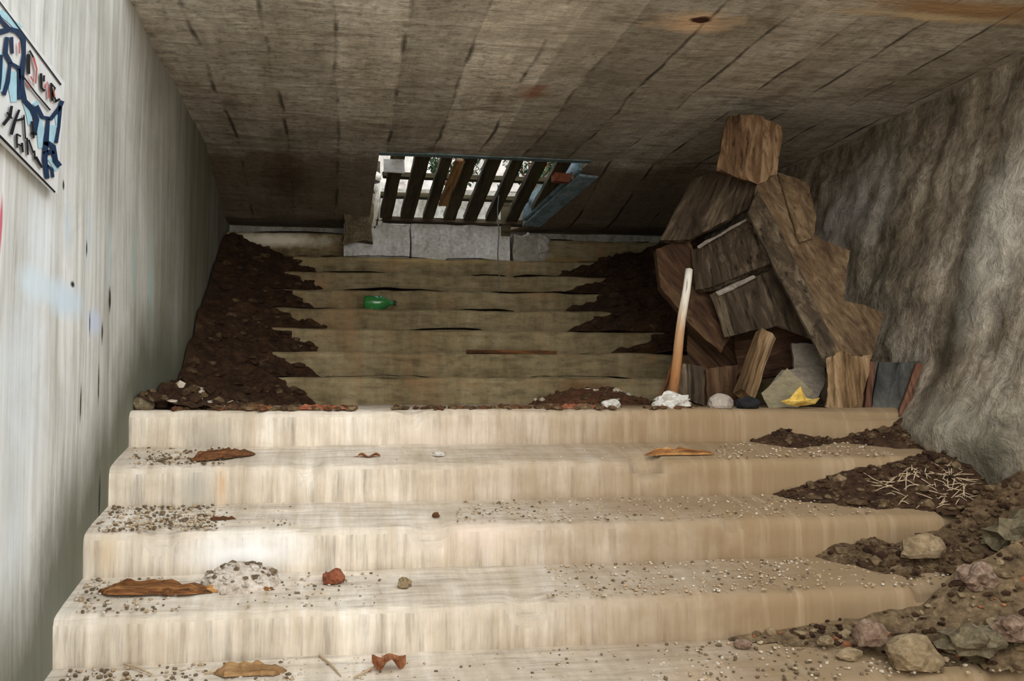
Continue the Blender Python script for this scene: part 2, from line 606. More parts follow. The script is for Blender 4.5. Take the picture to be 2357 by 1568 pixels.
M['wood_grey'] = wood('grey brown old timber', (.020, .013, .007), (.062, .043, .026), (.17, .13, .085), across=20, crack=.8)
M['wood_brown'] = wood('brown stringer timber', (.05, .027, .013), (.125, .08, .042), (.23, .16, .092), crack=.5)
M['wood_block'] = wood('warm brown split timber', (.045, .022, .01), (.15, .085, .042), (.32, .21, .12), crack=.8)
M['wood_red'] = wood('reddish brown timber end', (.022, .009, .005), (.062, .03, .014), (.12, .07, .034))
M['wood_post'] = wood('orange split post', (.06, .03, .012), (.20, .125, .06), (.36, .25, .15), along=3, across=30)
M['wood_rot'] = wood('rotten orange wood', (.035, .014, .006), (.19, .075, .022), (.48, .26, .09), along=5, across=34)
M['wood_dark'] = wood('dark brown rotten wood', (.022, .009, .005), (.10, .04, .015), (.22, .09, .03), along=5, across=34)
M['wood_plank'] = wood('tan plank', (.10, .05, .02), (.26, .145, .06), (.40, .25, .12), crack=.3)
M['wood_edge'] = wood('board edge brown', (.05, .022, .012), (.11, .05, .03), (.17, .085, .05))
M['slat'] = wood('dark olive slat', (.025, .02, .01), (.06, .048, .024), (.10, .082, .045))
M['slat_orange'] = wood('orange sunlit slat', (.14, .07, .025), (.38, .21, .085), (.62, .40, .2))  # sunlight painted into the wood colour
M['panel_dark'] = wood('blackened panel', (.02, .02, .018), (.055, .055, .05), (.11, .105, .09), along=4, across=9)

# stick: pale at the top, orange at the foot
g = NG('peeled stick wood')
p = g.coords('lc')
x = g.sep(p)[0]
gr = g.noise(g.scale(p, (5, 60, 60)), 1.0, 4, .7)
bt = g.math('ADD', x, g.math('MULTIPLY', g.math('SUBTRACT', gr, .5), .35))
col = g.ramp(g.rng(bt, 0, .62), [(0, (.13, .05, .018)), (.3, (.30, .135, .048)), (.65, (.42, .26, .14)), (.85, (.62, .54, .44)), (1, (.74, .70, .62))])
col = g.mix(g.rng(gr, .56, .68, 0, .7), col, (.10, .04, .015))
M['stick'] = g.finish(col, .8, gr, .5, .004)


def mottled(name, stops, s=14, fine=60, rough=.95, bump=.8, coords='Object', lo=.3, hi=.7):
    g = NG(name)
    p = g.coords(coords)
    a = g.noise(p, s, 6, .7)
    b = g.noise(p, fine, 3, .6)
    f = g.math('ADD', g.math('MULTIPLY', a, .6), g.math('MULTIPLY', b, .4))
    n = len(stops)
    col = g.ramp(f, [(lo + (hi - lo) * i / (n - 1), c) for i, c in enumerate(stops)])
    return g.finish(col, rough, f, bump, .012)


M['soil'] = mottled('black brown soil', [(.010, .004, .002), (.025, .011, .005), (.052, .026, .012), (.12, .08, .05)], 11, 50)
M['soil_dry'] = mottled('dry brown soil', [(.016, .008, .003), (.048, .027, .012), (.105, .067, .034), (.24, .175, .11)], 12, 55)
M['soil_litter'] = mottled('soil with crumbs', [(.028, .017, .008), (.075, .049, .025), (.155, .105, .056), (.30, .225, .14)], 10, 50)
M['rust_soil'] = mottled('rusty litter', [(.03, .012, .006), (.09, .038, .017), (.20, .10, .05)], 14, 60)
M['plaster'] = mottled('crumbled plaster', [(.22, .17, .13), (.38, .32, .26), (.55, .49, .43), (.70, .66, .6)], 16, 70)
M['grit_white'] = mottled('pale grit', [(.38, .32, .24), (.62, .55, .46)], 20)
M['grit_dark'] = mottled('dark grit', [(.07, .048, .028), (.22, .16, .10)], 20)
M['grit_tan'] = mottled('tan grit', [(.30, .21, .12), (.52, .40, .27)], 20)
M['stone_white'] = mottled('white crumbly stone', [(.22, .2, .17), (.52, .50, .46), (.78, .76, .72)], 22, 60, coords='lc')
M['stone_grey'] = mottled('grey stone', [(.15, .13, .11), (.30, .26, .22), (.42, .37, .32)], 14, 60, coords='lc')
M['stone_pink'] = mottled('pinkish stone', [(.06, .034, .022), (.17, .11, .075), (.36, .27, .21)], 14, 60, coords='lc')
M['stone_tan'] = mottled('tan concrete lump', [(.08, .052, .028), (.22, .16, .09), (.38, .29, .185)], 12, 60, coords='lc')
M['stone_green'] = mottled('grey green concrete lump', [(.04, .028, .014), (.12, .095, .055), (.25, .215, .14)], 14, 60, coords='lc')
M['brick'] = mottled('red brick', [(.08, .02, .01), (.22, .07, .035), (.36, .15, .09)], 22, 80, coords='lc')
M['slab_olive'] = mottled('olive grey card', [(.11, .09, .055), (.20, .17, .105), (.29, .26, .17)], 9, 50, coords='lc', bump=.4)
M['slab_grey'] = mottled('grey brown slab', [(.10, .082, .062), (.19, .16, .125), (.28, .24, .19)], 9, 50, coords='lc', bump=.5)
M['yellow'] = mottled('yellow leaf', [(.30, .15, .02), (.62, .42, .09), (.80, .66, .28)], 18, 60, coords='lc', bump=.4)
M['leaf_brown'] = mottled('dry brown leaf', [(.10, .03, .012), (.26, .10, .045), (.40, .20, .10)], 18, 60, coords='lc', bump=.4)
M['straw'] = mottled('pale straw', [(.30, .22, .13), (.55, .43, .29)], 18, coords='lc')
M['metal_dark'] = mottled('dark rusted steel', [(.02, .02, .016), (.05, .045, .035), (.09, .07, .045)], 20, coords='lc', rough=.6)
M['wire'] = mottled('grey wire', [(.10, .10, .09), (.20, .20, .18)], 20, coords='lc', rough=.6)
M['blue_board'] = mottled('blue grey flaking board', [(.06, .08, .08), (.13, .19, .2), (.22, .30, .34), (.34, .36, .38)], 9, 40, coords='lc', bump=.4)
M['paper'] = mottled('white paper', [(.45, .46, .46), (.78, .79, .78), (.90, .91, .90)], 16, 40, coords='lc', bump=.2)
M['cloth'] = mottled('dirty white rag', [(.24, .22, .18), (.60, .58, .52), (.85, .84, .80)], 12, 40, coords='lc', bump=.4)
M['foliage'] = mottled('dark green leaves', [(.012, .03, .012), (.03, .07, .03), (.07, .12, .06)], 9, 30, bump=.1)
M['black'] = mottled('black paint', [(.006, .006, .007), (.02, .02, .022)], 20, bump=.1)


def flat(name, c, rough=.5, var=.25):
    g = NG(name)
    p = g.coords()
    f = g.noise(p, 22, 4, .6)
    col = g.mix(.8, c, g.ramp(f, [(.3, (1 - var,) * 3), (.7, (1 + var,) * 3)]), 'MULTIPLY')
    return g.finish(col, rough)


M['sign'] = flat('white sign board', (.80, .82, .83), .45, .08)
M['ink_blue'] = flat('dark blue marker', (.012, .035, .09), .5, .3)
M['ink_teal'] = flat('pale blue marker', (.42, .68, .80), .5, .2)
M['ink_black'] = flat('black marker', (.012, .012, .015), .5)
M['ink_red'] = flat('red marker', (.50, .12, .10), .5)
g = NG('green bottle glass')
g.bsdf.inputs['Transmission Weight'].default_value = .55
g.bsdf.inputs['IOR'].default_value = 1.5
g.bsdf.inputs['Specular IOR Level'].default_value = .6
M['glass'] = g.finish((.07, .36, .10), .12)
M['bottle_label'] = flat('pale bottle label', (.55, .62, .50), .6)


# ------------------------------------------------------------------ the setting
def struct(mb, name, mats, **kw):
    o = mb.build(name, mats, **kw)
    o['kind'] = 'structure'
    return o


mb = MB()
mb.box(((XL - .15), 3.4, .12), (.15, 5.4, 1.76), segs=(1, 40, 16), amp=.012, freq=1.6, seed=2)
struct(mb, 'wall_left', M['wall_left'])

# right wall: leans back as it rises, slumps at its foot
NY, NZ = 260, 90
vs, fs = [], []
for j in range(NY + 1):
    for k in range(NZ + 1):
        y = -2.0 + 10.8 * j / NY
        z = -1.64 + 3.52 * k / NZ
        x = wall_x(y, z)
        x += .045 * n1((y, z, 0), 1.7, 3) + .03 * n1((y, z, 0), 5.5, 8) + .020 * n1((y, z, 1), 13, 8) + .012 * n1((y, z, 2), 31, 8)
        vs.append((x, y, z))
for j in range(NY):
    for k in range(NZ):
        a = j * (NZ + 1) + k
        fs.append((a, a + 1, a + NZ + 2, a + NZ + 1))
b0 = len(vs)
for (x, y, z) in list(vs):
    vs.append((3.6, y, z))
for j in range(NY):
    for k in range(NZ):
        a = b0 + j * (NZ + 1) + k
        fs.append((a, a + NZ + 1, a + NZ + 2, a + 1))
for j in range(NY):
    for k in (0, NZ):
        a, b = j * (NZ + 1) + k, (j + 1) * (NZ + 1) + k
        fs.append((a, b, b0 + b, b0 + a) if k == 0 else (a, b0 + a, b0 + b, b))
for k in range(NZ):
    for j in (0, NY):
        a, b = j * (NZ + 1) + k, j * (NZ + 1) + k + 1
        fs.append((a, b0 + a, b0 + b, b) if j == 0 else (a, b, b0 + b, b0 + a))
struct(MB().add(vs, fs), 'wall_right', M['wall_right'], smooth=True)

# ceiling: flat slab, then a part that dips towards the hatch
HX0, HX1, HX1F = .27, 1.66, 1.36      # hatch edges
YS, YE = 6.50, 7.62                   # dipping part
ZE = 1.27


def cz(y):
    if y < YS:
        return ZC
    if y < YE:
        return ZC + (ZE - ZC) * (y - YS) / (YE - YS)
    return ZE


def ceil_piece(mb, xa, xb, ya, yb, nx, ny, thick=.22):
    """xa/xb/ya may be functions so that edges may run askew"""
    vs, fs = [], []
    for i in range(nx + 1):
        for j in range(ny + 1):
            t = j / ny
            x0, x1 = xa(t), xb(t)
            x = x0 + (x1 - x0) * i / nx
            ya_ = ya(x)
            y = ya_ + (yb - ya_) * t
            z = cz(y) + .012 * n1((x, y, 0), 2.2, 4) + .006 * n1((x, y, 0), 9, 1)
            if t == 0 and ya_ < 5:
                y += .05 * n1((x, 0, 0), 9, 2)
            vs.append((x, y, z))
    n = len(vs)
    for (x, y, z) in vs[:n]:
        vs.append((x, y, z + thick))
    W = ny + 1
    for i in range(nx):
        for j in range(ny):
            a = i * W + j
            fs.append((a, a + 1, a + W + 1, a + W))
            fs.append((n + a, n + a + W, n + a + W + 1, n + a + 1))
    for i in range(nx):
        a, b = i * W, (i + 1) * W
        fs.append((a, b, n + b, n + a))
        a, b = i * W + ny, (i + 1) * W + ny
        fs.append((a, n + a, n + b, b))
    for j in range(ny):
        a, b = j, j + 1
        fs.append((a, n + a, n + b, b))
        a, b = nx * W + j, nx * W + j + 1
        fs.append((a, b, n + b, n + a))
    mb.add(vs, fs)


mb = MB()
ceil_piece(mb, lambda t: -1.1, lambda t: 3.5, lambda x: 3.98 - .17 * max(0, x + .8) + (-.05 if x > 1.6 else 0), YS, 90, 60)
ceil_piece(mb, lambda t: -1.1, lambda t: HX0 - .05 * t, lambda x: YS, 8.6, 20, 24)
ceil_piece(mb, lambda t: HX1 + (HX1F - HX1) * t, lambda t: 3.5, lambda x: YS, 7.95, 24, 20)
ceil_piece(mb, lambda t: HX1F, lambda t: 3.5, lambda x: 7.95, 8.6, 10, 4)
struct(mb, 'ceiling', M['ceiling'])

# back wall at the head of the stairs
mb = MB()
mb.box((1.2, 8.15, .75), (2.5, .12, .85), segs=(40, 1, 10), amp=.012, freq=3)
struct(mb, 'wall_back', M['back'])
# floor at the foot of the stairs
mb = MB()
mb.box((1.2, .0, FLOOR - .1), (2.3, 2.2, .1), segs=(20, 20, 1), amp=.004, freq=2)
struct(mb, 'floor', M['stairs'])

# ------------------------------------------------------------------ the two flights
low = thing('staircase', 'wide worn cream concrete flight in the foreground, strewn with wood and rubble', 'stairs', (1.0, yn(7), FLOOR))
for k in range(0, 8):
    y1 = yn(k - 1) + .05 if k else YU0 + .1
    z0 = zn(k + 1) if k < 7 else FLOOR
    y0 = yn(k)
    x1 = max(wall_x(y0 + (y1 - y0) * i / 12, z) for i in range(13) for z in (z0, zn(k))) + .03
    mb = MB()
    nx = 150
    xs = [XL - .025 + (x1 - XL + .025) * i / nx for i in range(nx + 1)]
    zb = z0 + (SLOPE if k < 7 else 0)
    zt1 = zn(k) + (SLOPE if k else 0)
    prof = [(y0, z0 - .04), (y0, zb + .03), (y0, zb + .09), (y0 + .003, zn(k) - .030), (y0 + .016, zn(k) - .010), (y0 + .042, zn(k) - .002),
            (y0 + .12, TZ(k, y0 + .12)), (y0 + .25, TZ(k, y0 + .25)), (y1 if k == 0 else y0 + TREAD, zt1), (y1, zt1), (y1, z0 - .04)]
    vs, fs = [], []
    P = len(prof)
    for x in xs:
        chip = max(0, n1((x, k * 3.3, 0), 4.5, 6) - .25) * .06 * (1 + max(0, x))
        if k == 0 and x > 1.9:
            chip += (x - 1.9) * .035
        for q, (y, z) in enumerate(prof):
            d = n3((x, y, z), 3.0, k) * .006 + n3((x, y, z), 14, k) * .0025
            yy, zz = y + d.y, z + d.z
            if q in (3, 4, 5):
                yy += chip * (1.3 if q < 5 else .6)
                zz -= chip * (.9 if q > 3 else 1.6)
            vs.append((x, yy, zz))
    for i in range(nx):
        for q in range(P):
            a, b = i * P + q, i * P + (q + 1) % P
            fs.append((a, a + P, b + P, b))
    fs.append(tuple(range(P)))
    fs.append(tuple(nx * P + q for q in range(P))[::-1])
    mb.add(vs, fs)
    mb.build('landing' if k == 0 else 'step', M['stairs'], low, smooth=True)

up = thing('staircase', 'dim olive brown concrete flight climbing beyond the landing to the hatch', 'stairs', (1.0, YU0, ZLAND))
UZ = [ZLAND + URISE * j for j in range(1, 8)] + [1.195]
UY = [YU0 + UTREAD * j for j in range(8)]
for j in range(8):
    zt, y0 = UZ[j], UY[j]
    zb = UZ[j - 1] if j else ZLAND
    y1 = UY[j + 1] if j < 7 else 7.95
    mb = MB()
    nx = 110
    x1 = 2.68 + .26 * max(0, zb)
    prof = [(y0 + .026, zb - .05), (y0 + .014, zb + .016), (y0 + .004, zb + .06), (y0 + .003, zt - .05), (y0, zt - .03), (y0 + .004, zt - .010), (y0 + .018, zt),
            (y0 + .12, zt), (y1 + .06, zt), (y1 + .06, zb - .05)]
    P = len(prof)
    vs, fs = [], []
    for i in range(nx + 1):
        x = XL - .025 + (x1 - XL + .025) * i / nx
        chip = max(0, n1((x, j * 2.1, 0), 3.5, 2) - .1) * .05
        for q, (y, z) in enumerate(prof):
            d = n3((x, y, z), 3.0, j + 20) * .010 + n3((x, y, z), 13, j) * .004
            yy, zz = y + d.y, z + d.z
            if q in (3, 4, 5, 6):
                yy += chip * .9
            vs.append((x, yy, zz))
    for i in range(nx):
        for q in range(P):
            a, b = i * P + q, i * P + (q + 1) % P
            fs.append((a, a + P, b + P, b))
    fs.append(tuple(range(P)))
    fs.append(tuple(nx * P + q for q in range(P))[::-1])
    mb.add(vs, fs)
    mb.build('step', M['upper'], up)


def upper_base(x, y):
    if y < YU0:
        return ZLAND
    j = min(7, int((y - YU0) / UTREAD))
    return UZ[j]


# ------------------------------------------------------------------ hatch grating
hg = thing('hatch_grating', 'slatted timber grating over the hatch at the head of the far stairs', 'grating', (.9, 7.1, 1.4))


def on_slope(px, py):
    """point on the dipping ceiling plane seen at a pixel"""
    d = ray(px, py)
    s = (ZE - ZC) / (YE - YS)
    t = (ZC - s * YS) / (d.z - s * d.y)
    return d * t


NEARY, FARY = YS + .02, YE - .02


def slope_pt(x, y, up=0.0): return V((x, y, cz(y) + up))


for i in range(8):
    x0 = .40 + .158 * i
    mb = MB()
    mb.span(slope_pt(x0, NEARY, .05), slope_pt(x0 - .035, FARY, .03), .088 + .012 * math.sin(i * 2.1), .04, (0, 0, 1), (12, 2, 2), .006, 8, i, .01)
    mb.build('slat', M['slat'], hg)
for y in (7.06, 7.40):
    mb = MB()
    mb.span(slope_pt(.32, y, .10), slope_pt(1.62 - .26 * (y - YS) / 1.1, y, .10), .095, .03, (0, 0, 1), (12, 2, 1), .004, 6, y, .01)
    mb.build('cross_bar', M['slat'], hg)
mb = MB()
mb.span(slope_pt(.28, FARY + .02, .005), slope_pt(1.40, FARY + .02, .005), .05, .035, (0, -.3, -1), (16, 2, 1), .003, 6, 3, .01)
mb.build('rail', M['wood_grey'], hg)
mb = MB()
mb.span(slope_pt(.27, YS + .01, .02), slope_pt(1.66, YS + .01, .02), .07, .05, (0, 0, 1), (16, 2, 1), .003, 6, 5, .01)
mb.build('rail', M['blue_board'], hg)
mb = MB()
mb.span(slope_pt(.805, NEARY + .12, .035), slope_pt(.765, FARY - .25, .02), .065, .02, (0, 0, 1), (12, 2, 1), .004, 7, 9, .02)
mb.build('slat', M['slat_orange'], hg, label='orange slat lying between the dark slats')

# blue-grey board on the right reveal of the hatch
mb = MB()
a, b = on_slope(1335, 392), on_slope(1205, 508)
mb.prism([a + V((.02, 0, .0)), b + V((.02, 0, 0)), b + V((.02, 0, .15)), a + V((.02, 0, .15))], (-.03, 0, 0), axis=(a - b), sub=6, jit=.008)
mb.box((a + b) / 2 + V((.06, 0, -.035)), ((a - b).length / 2, .07, .008), Matrix(((a - b).normalized(), V((0, 0, 1)).cross((a - b).normalized()).normalized(), V((0, 0, 1)))).transposed(), (10, 2, 1), .006, 8)
mb.build('edge_board', M['blue_board'], None, origin=tuple((a + b) / 2), label='blue grey flaking board along the right edge of the hatch', category='board')
# brick bits wedged at its upper end
for nm, px, py, lab, sz, mt in (('brick', 1290, 410, 'broken red brick wedged at the upper right corner of the hatch', (.055, .03, .028), 'brick'),
                                ('stone', 1322, 408, 'lilac grey stone beside the red brick at the hatch corner', (.035, .03, .025), 'stone_pink')):
    q = on_slope(px, py)
    MB().box(q + V((0, 0, -.0)), sz, rotz(.2), (4, 3, 3), .008, 14, px).build(nm, M[mt], None, origin=tuple(q), label=lab, category='brick' if nm == 'brick' else 'stone')
# white card
q = on_slope(906, 377)
mb = MB()
mb.box(q + V((0, -.03, -.02)), (.066, .055, .004), Matrix.Rotation(math.radians(62), 3, 'X'), (8, 8, 1), .006, 9, 1)
card = mb.build('paper_sheet', M['paper'], None, origin=tuple(q), label='square white paper sheet at the upper left corner of the grating', category='paper')

# pale concrete kerb under the grating
kb = thing('concrete_kerb', 'pale grey concrete kerb under the grating at the head of the far stairs', 'kerb', (.72, 7.6, UZ[6]))
for x0, x1, sd in ((.06, .545, 1), (.555, 1.31, 4)):
    MB().box(((x0 + x1) / 2, 7.78, 1.115), ((x1 - x0) / 2, .16, .135), None, (18, 4, 8), .012, 7, sd).build('block', M['kerb'], kb, bevel=.004)
MB().box((1.44, 7.80, 1.09), (.10, .14, .11), None, (8, 4, 8), .02, 9, 7).build('block', M['plain'], kb, bevel=.004)

# post with rag at the left of the hatch
t0, t1 = atY(868, 400, 7.55), atY(862, 520, 7.62)
pr = thing('post', 'short dark post wrapped in dirty white rag left of the grating', 'post', tuple(t1))
MB().tube([t1 + V((0, .03, -.06)), t1.lerp(t0, .5) + V((.004, .03, 0)), t0 + V((0, .03, .10))], [.028, .026, .024], 8, amp=.2).build('shaft', M['metal_dark'], pr)
mb = MB()
mb.tube([t1 + V((-.015, .0, 0)), t1.lerp(t0, .35) + V((.0, -.012, 0)), t1.lerp(t0, .6) + V((.012, -.01, 0))], [.022, .03, .036], 9, seed=2, amp=.5)
mb.tube([t1 + V((.04, .0, 0)), t1.lerp(t0, .5) + V((.035, -.01, 0)), t1.lerp(t0, .8) + V((.0, -.015, 0))], [.018, .02, .03], 8, seed=5, amp=.6)
mb.ico(t0 + V((0, -.01, -.02)), (.036, .03, .03), None, 2, .4, 2, 3)
mb.build('rag', M['cloth'], pr)
t0, t1 = atY(1166, 465, 7.60), atY(1162, 545, 7.66)
MB().box((t0 + t1) / 2, (.035, .03, (t0 - t1).length / 2), None, (2, 2, 8), .006, 9, 4).build('post', M['slat'], None, origin=tuple(t1), label='short dark square post at the right foot of the grating', category='post')
# thin wire hanging in front of the right end of the grating
t0, t1 = atY(1146, 425, 7.15), atY(1148, 700, 6.98)
t1 = V((t1.x, t1.y, upper_base(t1.x, t1.y) + .004))
pts = [t0.lerp(t1, i / 9) + V((.006 * math.sin(i * 1.9), 0, 0)) for i in range(10)]
MB().tube(pts, [.0045] * 10, 6).build('hanging_wire', M['wire'], None, origin=tuple(t0), label='thin grey wire hanging from the grating over the far stairs', category='wire')
# broken concrete kerbs either side of the hatch foot
q = atY(1222, 572, 7.80)
MB().ico(q, (.15, .09, .12), rotz(.2), 3, .35, 1.8, 4).build('concrete_lump', M['stone_white'], None, origin=tuple(q), label='pale crumbling concrete lump right of the hatch foot', category='rubble')
q = atY(826, 535, 7.60)
MB().box(q + V((-.01, -.01, .06)), (.10, .07, .15), rotz(.1), (8, 6, 12), .035, 7, 9).build('concrete_lump', M['stone_green'], None, origin=tuple(q), label='mossy grey green concrete edge left of the grating', category='rubble')

# ------------------------------------------------------------------ sign with graffiti on the left wall
SX = XL + .024


def onwall(x, y, off=0.0): return atX(x, y, SX + off)


sg = thing('sign_board', 'white board scrawled with blue and black graffiti on the left wall', 'sign', tuple(onwall(60, 300)))
mb = MB()
corners = [(-210, -275), (149, 190), (132, 446), (-210, 112)]
mb.prism([onwall(*c) for c in corners], (-.012, 0, 0), axis=(0, 1, 0), sub=3)
mb.build('panel', M['sign'], sg)


def strokes(name, mat, lines, off, label=None):
    mb = MB()
    for pts, wpx in lines:
        P = [V((x * .2936, y * .2936)) for x, y in pts]
        w = wpx * .2936 / 2
        L, R_ = [], []
        for i, p in enumerate(P):
            t = (P[min(i + 1, len(P) - 1)] - P[max(i - 1, 0)]).normalized()
            nn = V((-t.y, t.x))
            k = w * (1 + .25 * math.sin(i * 2.3 + p.x))
            L.append(p + nn * k)
            R_.append(p - nn * k)
        poly = L + R_[::-1]
        n = len(L)
        vs = [onwall(q.x, q.y, off) for q in poly] + [onwall(q.x, q.y, off - .0015) for q in poly]
        fs = []
        for i in range(n - 1):
            fs.append((i, i + 1, 2 * n - 2 - i, 2 * n - 1 - i))
        N = 2 * n
        fs += [(i, (i + 1) % N, N + (i + 1) % N, N + i) for i in range(N)]
        mb.add(vs, fs)
    o = mb.build(name, mat, sg)
    if label:
        o['label'] = label


strokes('graffiti', M['ink_teal'], [([(0, 90), (90, 170), (160, 230)], 50), ([(0, 420), (20, 560), (10, 720)], 40), ([(110, 560), (100, 700), (110, 800)], 60), ([(200, 800), (230, 900), (235, 980)], 40),
                                    ([(300, 930), (320, 1040), (330, 1160)], 50), ([(410, 980), (400, 1080), (420, 1120)], 55), ([(440, 900), (455, 1000)], 30), ([(395, 1240), (450, 1330)], 40), ([(300, 830), (270, 800)], 40)], .002, 'pale blue graffiti wash')
strokes('graffiti', M['ink_blue'], [([(-60, 40), (10, 160), (70, 225), (135, 245), (185, 300), (190, 420), (172, 560), (170, 660), (195, 790), (255, 855), (288, 940), (272, 1060)], 36),
                                    ([(-40, 260), (70, 235)], 46), ([(55, 290), (42, 420), (90, 500), (160, 540)], 34), ([(90, 290), (98, 420)], 24), ([(82, 490), (62, 640), (30, 745)], 28),
                                    ([(148, 540), (152, 780)], 28), ([(10, 430), (5, 600), (-10, 700)], 26), ([(285, 830), (335, 920), (400, 930), (470, 840), (488, 790)], 30), ([(475, 830), (462, 1000), (440, 1120)], 24),
                                    ([(380, 930), (362, 1100), (352, 1250), (372, 1400)], 34), ([(350, 1110), (420, 1150), (435, 1260), (470, 1305)], 40), ([(340, 1210), (400, 1190), (420, 1180)], 40), ([(370, 1300), (410, 1330), (415, 1390)], 22)], .004, 'dark blue graffiti tag')
strokes('graffiti', M['ink_black'], [([(222, 425), (226, 580)], 26), ([(232, 395), (262, 450)], 18), ([(322, 575), (326, 690), (350, 715)], 20), ([(345, 590), (345, 640)], 14), ([(400, 650), (412, 790)], 22), ([(405, 660), (432, 690), (412, 735), (445, 800)], 16), ([(430, 800), (470, 775)], 14),
                                     ([(175, 590), (280, 730), (395, 865)], 11),
                                     ([(25, 980), (80, 910), (92, 830)], 22), ([(55, 880), (95, 930)], 18), ([(88, 1055), (120, 940), (152, 860)], 24), ([(125, 945), (190, 930)], 18), ([(188, 900), (200, 1090)], 16), ([(250, 950), (265, 1085)], 20), ([(240, 1045), (292, 1050)], 16),
                                     ([(130, 1050), (135, 1160)], 16), ([(130, 1050), (165, 1070)], 12), ([(172, 1120), (180, 1195)], 20), ([(140, 1130), (175, 1150)], 14), ([(212, 1080), (220, 1215)], 18), ([(225, 1095), (262, 1200)], 16), ([(280, 1230), (330, 1315)], 22), ([(270, 1180), (275, 1250)], 14)], .006, 'black scrawled lettering')
for st in [([(262, 450), (288, 540), (280, 655)], 16), ([(150, 330), (152, 420)], 10), ([(240, 600), (262, 640)], 10), ([(350, 690), (372, 640), (380, 700), (385, 770)], 14), ([(205, 640), (240, 690)], 9), ([(420, 700), (430, 760)], 10)]:
    strokes('graffiti', M['ink_red'], [st], .008, 'red lettering')
strokes('border_line', M['ink_black'], [([(-500, -640), (-60, -65), (480, 665)], 9), ([(-500, 575), (20, 1088), (432, 1508)], 16)], .003)

def roughen(ob, size=.02, amp=.005, along=5.0, across=42.0):
    """weathered timber: grain furrows cut into the faces and edges"""
    ob.modifiers.clear()
    me = ob.data
    bm = bmesh.new()
    bm.from_mesh(me)
    bmesh.ops.triangulate(bm, faces=bm.faces[:])
    for _ in range(5):
        long_ = [e for e in bm.edges if e.calc_length() > size]
        if not long_ or len(bm.verts) > 9000:
            break
        bmesh.ops.subdivide_edges(bm, edges=long_, cuts=1)
        bmesh.ops.triangulate(bm, faces=[f for f in bm.faces if len(f.verts) > 3])
    bm.normal_update()
    lay = bm.verts.layers.float_vector['lc']
    mv = []
    for v in bm.verts:
        l = v[lay]
        a = noise.noise(V((l.x * along, l.y * across, l.z * across)))
        b = noise.noise(V((l.x * 9 + 7, l.y * 12, l.z * 12)))
        mv.append((v, v.normal * (amp * (a * 1.1 - max(0, a - .25) * 2.4) + amp * .8 * b)))
    for v, d in mv:
        v.co += d
    bm.to_mesh(me)
    bm.free()
    me.update()


# ------------------------------------------------------------------ broken wooden stair on the right
ws = thing('broken_wooden_stair', 'collapsed wooden stair with a sawtooth stringer leaning on the right wall', 'stairs', tuple(atY(1850, 900, 4.75)))
SAW = [(1724, 488), (1743, 425), (1790, 398), (1861, 419), (1872, 542), (1956, 577), (1942, 690), (2036, 719), (2006, 826), (1975, 838), (1904, 846), (1790, 632)]


def sy(px, py):   # stringer plane: foot near, head further back
    return 4.50 + .42 * (850 - py) / 450 - .05 * (px - 1850) / 200


sawp = [atY(x, y, sy(x, y)) for x, y in SAW]
axis = atY(1740, 430, sy(1740, 430)) - atY(1960, 840, sy(1960, 840))
mb = MB()
mb.prism(sawp, (.02, .055, .0), axis=axis, sub=6, jit=.006, seed=1)
roughen(mb.build('stringer', M['wood_brown'], ws), .02, .005)
# strip nailed along the lower edge of the stringer
mb = MB()
CL = [(1722, 490), (1745, 440), (1775, 490), (1852, 640), (1925, 800), (1904, 846), (1790, 632)]
mb.prism([atY(x, y, sy(x, y) - .022) for x, y in CL], (.0, .02, 0), axis=axis, sub=5, jit=.004, seed=4)
roughen(mb.build('cleat', M['wood_grey'], ws), .02, .004)
mb = MB()
CL = [(1792, 400), (1858, 420), (1880, 500), (1872, 548), (1840, 560), (1815, 480)]
mb.prism([atY(x, y, sy(x, y) - .018) for x, y in CL], (.0, .017, 0), axis=axis, sub=4, jit=.005, seed=6)
roughen(mb.build('cleat', M['wood_brown'], ws), .02, .004)


def board(name, quad, depths, t, mat, axis_i=(0, 1), seed=0, label=None, parent=None, jit=.006, bevel=.003):
    pts = [atY(x, y, d) for (x, y), d in zip(quad, depths)]
    mb = MB()
    ax = pts[axis_i[1]] - pts[axis_i[0]]
    nrm = (pts[1] - pts[0]).cross(pts[-1] - pts[0]).normalized()
    if nrm.y < 0:
        nrm = -nrm
    mb.prism(pts, nrm * t, axis=ax, sub=6, jit=jit, seed=seed)
    o = mb.build(name, mat, parent or ws)
    roughen(o, .022, .006)
    o['_o'] = tuple(ws['_o'])
    if label:
        o['label'] = label
    return o


# treads between the stringers, seen from below
board('tread', [(1517, 553), (1592, 412), (1652, 396), (1741, 428), (1721, 480), (1588, 552)], [5.30, 5.30, 5.2, 5.0, 5.0, 5.25], .045, M['wood_grey'], (0, 1), 2)
tr = board('tread', [(1592, 577), (1722, 508), (1782, 602), (1640, 660), (1600, 668)], [5.28, 4.98, 4.92, 5.10, 5.16], .045, M['wood_grey'], (4, 0), 7)
tr2 = board('tread', [(1632, 678), (1786, 618), (1884, 800), (1870, 782), (1790, 750), (1668, 776)], [5.10, 4.90, 4.70, 4.74, 4.84, 5.06], .045, M['wood_grey'], (5, 0), 12)
board('tread_edge', [(1606, 566), (1716, 504), (1718, 509), (1610, 573)], [5.22, 4.95, 4.95, 5.22], .015, M['stone_grey'], (0, 1), 3, 'paler split front edge of a tread', tr)
board('tread_edge', [(1648, 672), (1735, 634), (1740, 640), (1655, 682)], [5.06, 4.93, 4.93, 5.06], .02, M['stone_grey'], (0, 1), 5, 'paler split front edge of a tread', tr2)
